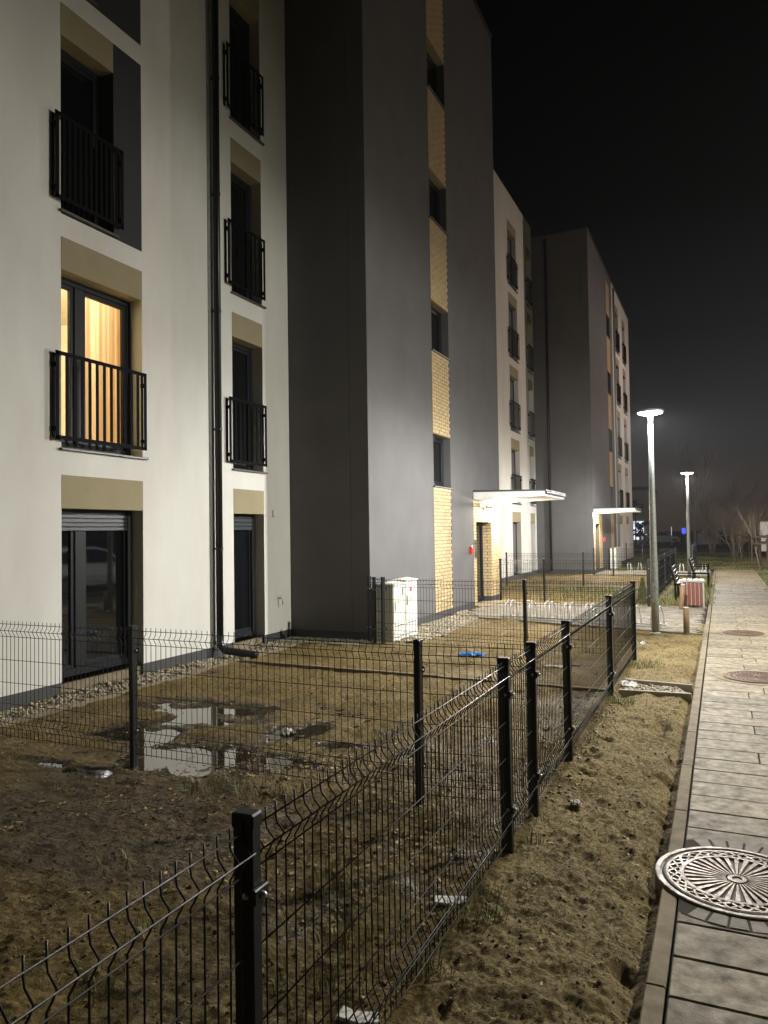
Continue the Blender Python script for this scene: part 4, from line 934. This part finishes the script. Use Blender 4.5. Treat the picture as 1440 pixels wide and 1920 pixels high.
# cars
CARGL=mat('car_glass',(.01,.012,.014),rough=.05,spec=.7); TYRE=mat('tyre_rubber',(.012,.012,.012),rough=.8); RIM=mat('alloy_rim',(.4,.4,.42),rough=.3,metal=.9)
HEADL=mat('clear_lamp',(.75,.75,.75),rough=.1); TAIL=mat('red_tail_lamp',(.5,.01,.01),rough=.15)
def car(label,x,y,rz,paint):
    t=thing('parked_car',label,'car',(x,y,.0),rz,'cars parked beyond the path')
    prof=[(-2.1,.35),(-2.12,.62),(-2.05,.92),(-1.85,.98),(-1.35,1.38),(-.9,1.47),(.1,1.48),(.5,1.40),(1.15,1.0),(1.75,.88),(2.05,.72),(2.1,.45),(2.05,.28),(-2.0,.26)]
    V=[];n=len(prof)
    for sgn,f in ((-1,0),(-1,1),(1,1),(1,0)):
        for px,pz in prof:
            w=.86-(.20*max(0,(pz-.92)/.56) if f==0 else 0); V.append((px*(1 if f==0 else .985), sgn*(w if f==0 else max(.1,w-.06-.2*max(0,(pz-.92)/.56))), pz if f==0 else pz+ (.012 if pz>.6 else 0)))
    Fc=[tuple(range(n-1,-1,-1)), tuple(range(3*n,4*n))]
    for r_ in range(3): Fc += [(r_*n+i,r_*n+(i+1)%n,(r_+1)*n+(i+1)%n,(r_+1)*n+i) for i in range(n)]
    body=link('body',MB().add(V,Fc).mesh('body',paint,bevel=.02),t)
    for s in (-1,1):
        ww=lambda z: .867-.20*max(0,(z-.92)/.56)
        for q in ([(-1.62,1.0),(-1.28,1.35),(-.85,1.41),(-.45,1.42),(-.45,1.0)],[(-.38,1.0),(-.38,1.42),(.1,1.42),(.42,1.36),(.98,1.0)]):
            link('side_window',MB().add([(a,s*ww(b),b) for a,b in q]+[(a,s*(ww(b)-.02),b) for a,b in q],[tuple(range(5)),tuple(range(9,4,-1))]+[(i,(i+1)%5,5+(i+1)%5,5+i) for i in range(5)]).mesh('side_window',CARGL),t)
        for wx in (-1.3,1.3):
            w=link('wheel',MB().tube([(wx,s*.70,.31),(wx,s*.875,.31)],.31,22).mesh('wheel',TYRE),t); link('rim',MB().tube([(wx,s*.85,.31),(wx,s*.885,.31)],.2,10).mesh('rim',RIM),w)
        link('headlight',MB().box(1.93,2.08,s*.72-.13,s*.72+.13,.62,.74).mesh('headlight',HEADL,bevel=.02),t); link('tail_light',MB().box(-2.14,-2.0,s*.72-.1,s*.72+.1,.66,.9).mesh('tail_light',TAIL,bevel=.02),t)
        link('mirror',MB().box(.72,.86,s*.93-.08,s*.93+.08,.98,1.1).mesh('mirror',paint,bevel=.02),t)
    link('windscreen',MB().add([(.56,-.62,1.385),(.56,.62,1.385),(1.12,.74,1.03),(1.12,-.74,1.03),(.575,-.62,1.40),(.575,.62,1.40),(1.135,.74,1.045),(1.135,-.74,1.045)],[(0,1,2,3),(7,6,5,4),(0,4,5,1),(1,5,6,2),(2,6,7,3),(3,7,4,0)]).mesh('windscreen',CARGL),t)
    link('rear_window',MB().add([(-1.38,-.6,1.37),(-1.38,.6,1.37),(-1.80,.7,1.03),(-1.80,-.7,1.03),(-1.40,-.6,1.385),(-1.40,.6,1.385),(-1.82,.7,1.045),(-1.82,-.7,1.045)],[(0,1,2,3),(7,6,5,4),(0,4,5,1),(1,5,6,2),(2,6,7,3),(3,7,4,0)]).mesh('rear_window',CARGL),t)
    return t
paint=lambda nm,c: mat(nm,c,rough=.3,scale=2,spec=.6)
car('orange-red parked car far off behind the bare shrubs',2.7,92,1.45,paint('orange_paint',(.42,.10,.03)))
car('pale parked car far off left of the blue sign',-6.6,94,.3,paint('silver_paint',(.55,.56,.58)))
car('dark parked car far off, right of the shed',6.2,93,.1,paint('dark_paint',(.03,.03,.035)))
car('silver parked car on the lane right of the path',4.6,17.8,1.57,bpy.data.materials['silver_paint'])
car('dark parked car on the lane behind the silver one',4.6,12.6,1.57,bpy.data.materials['dark_paint'])
# white van at the right edge
vn=thing('white_van','white van parked at the right edge of the lawn','van',(2.95,50,0)); vp=paint('van_white',(.74,.74,.70))
vprof=[(0,.35),(0,2.0),(.12,2.15),(3.6,2.15),(4.3,1.25),(5.1,1.05),(5.2,.4)]
V=[(2.05+.08*max(0,z-1.1),50+yy,z) for yy,z in vprof]+[(3.85-.08*max(0,z-1.1),50+yy,z) for yy,z in vprof]; n=7
MB().add(V,[tuple(range(n)),tuple(range(2*n-1,n-1,-1))]+[(i,(i+1)%n,n+(i+1)%n,n+i) for i in range(n)]).build('body',vp,vn,bevel=.03)
for s in (2.1,3.8): MB().box(s-.06,s+.06,49.97,50.02,.75,1.15).build('tail_light',TAIL,vn)
for s in (2.22,3.68):
    for yy in (50.9,54.2): MB().tube([(s-.1,yy,.33),(s+.1,yy,.33)],.33,18).build('wheel',TYRE,vn)
MB().box(2.85,3.05,49.97,49.995,1.05,1.12).build('door_handle',BLK,vn)

# ------------------------------------------------------------------ damp night air
hz = MB().box(-310, 310, -70, 610, -1.5, 16.5).build('haze', None)
hm = bpy.data.materials.new('night_mist'); hm.use_nodes = True; hn = hm.node_tree; hn.nodes.clear()
ho = hn.nodes.new('ShaderNodeOutputMaterial'); pv = hn.nodes.new('ShaderNodeVolumePrincipled')
pv.inputs['Color'].default_value = (.95,.96,1,1); pv.inputs['Density'].default_value = .00045; pv.inputs['Anisotropy'].default_value = .35
hn.links.new(pv.outputs[0], ho.inputs['Volume']); hz.data.materials.append(hm); kind(hz, 'stuff')
S.cycles.volume_bounces = 0
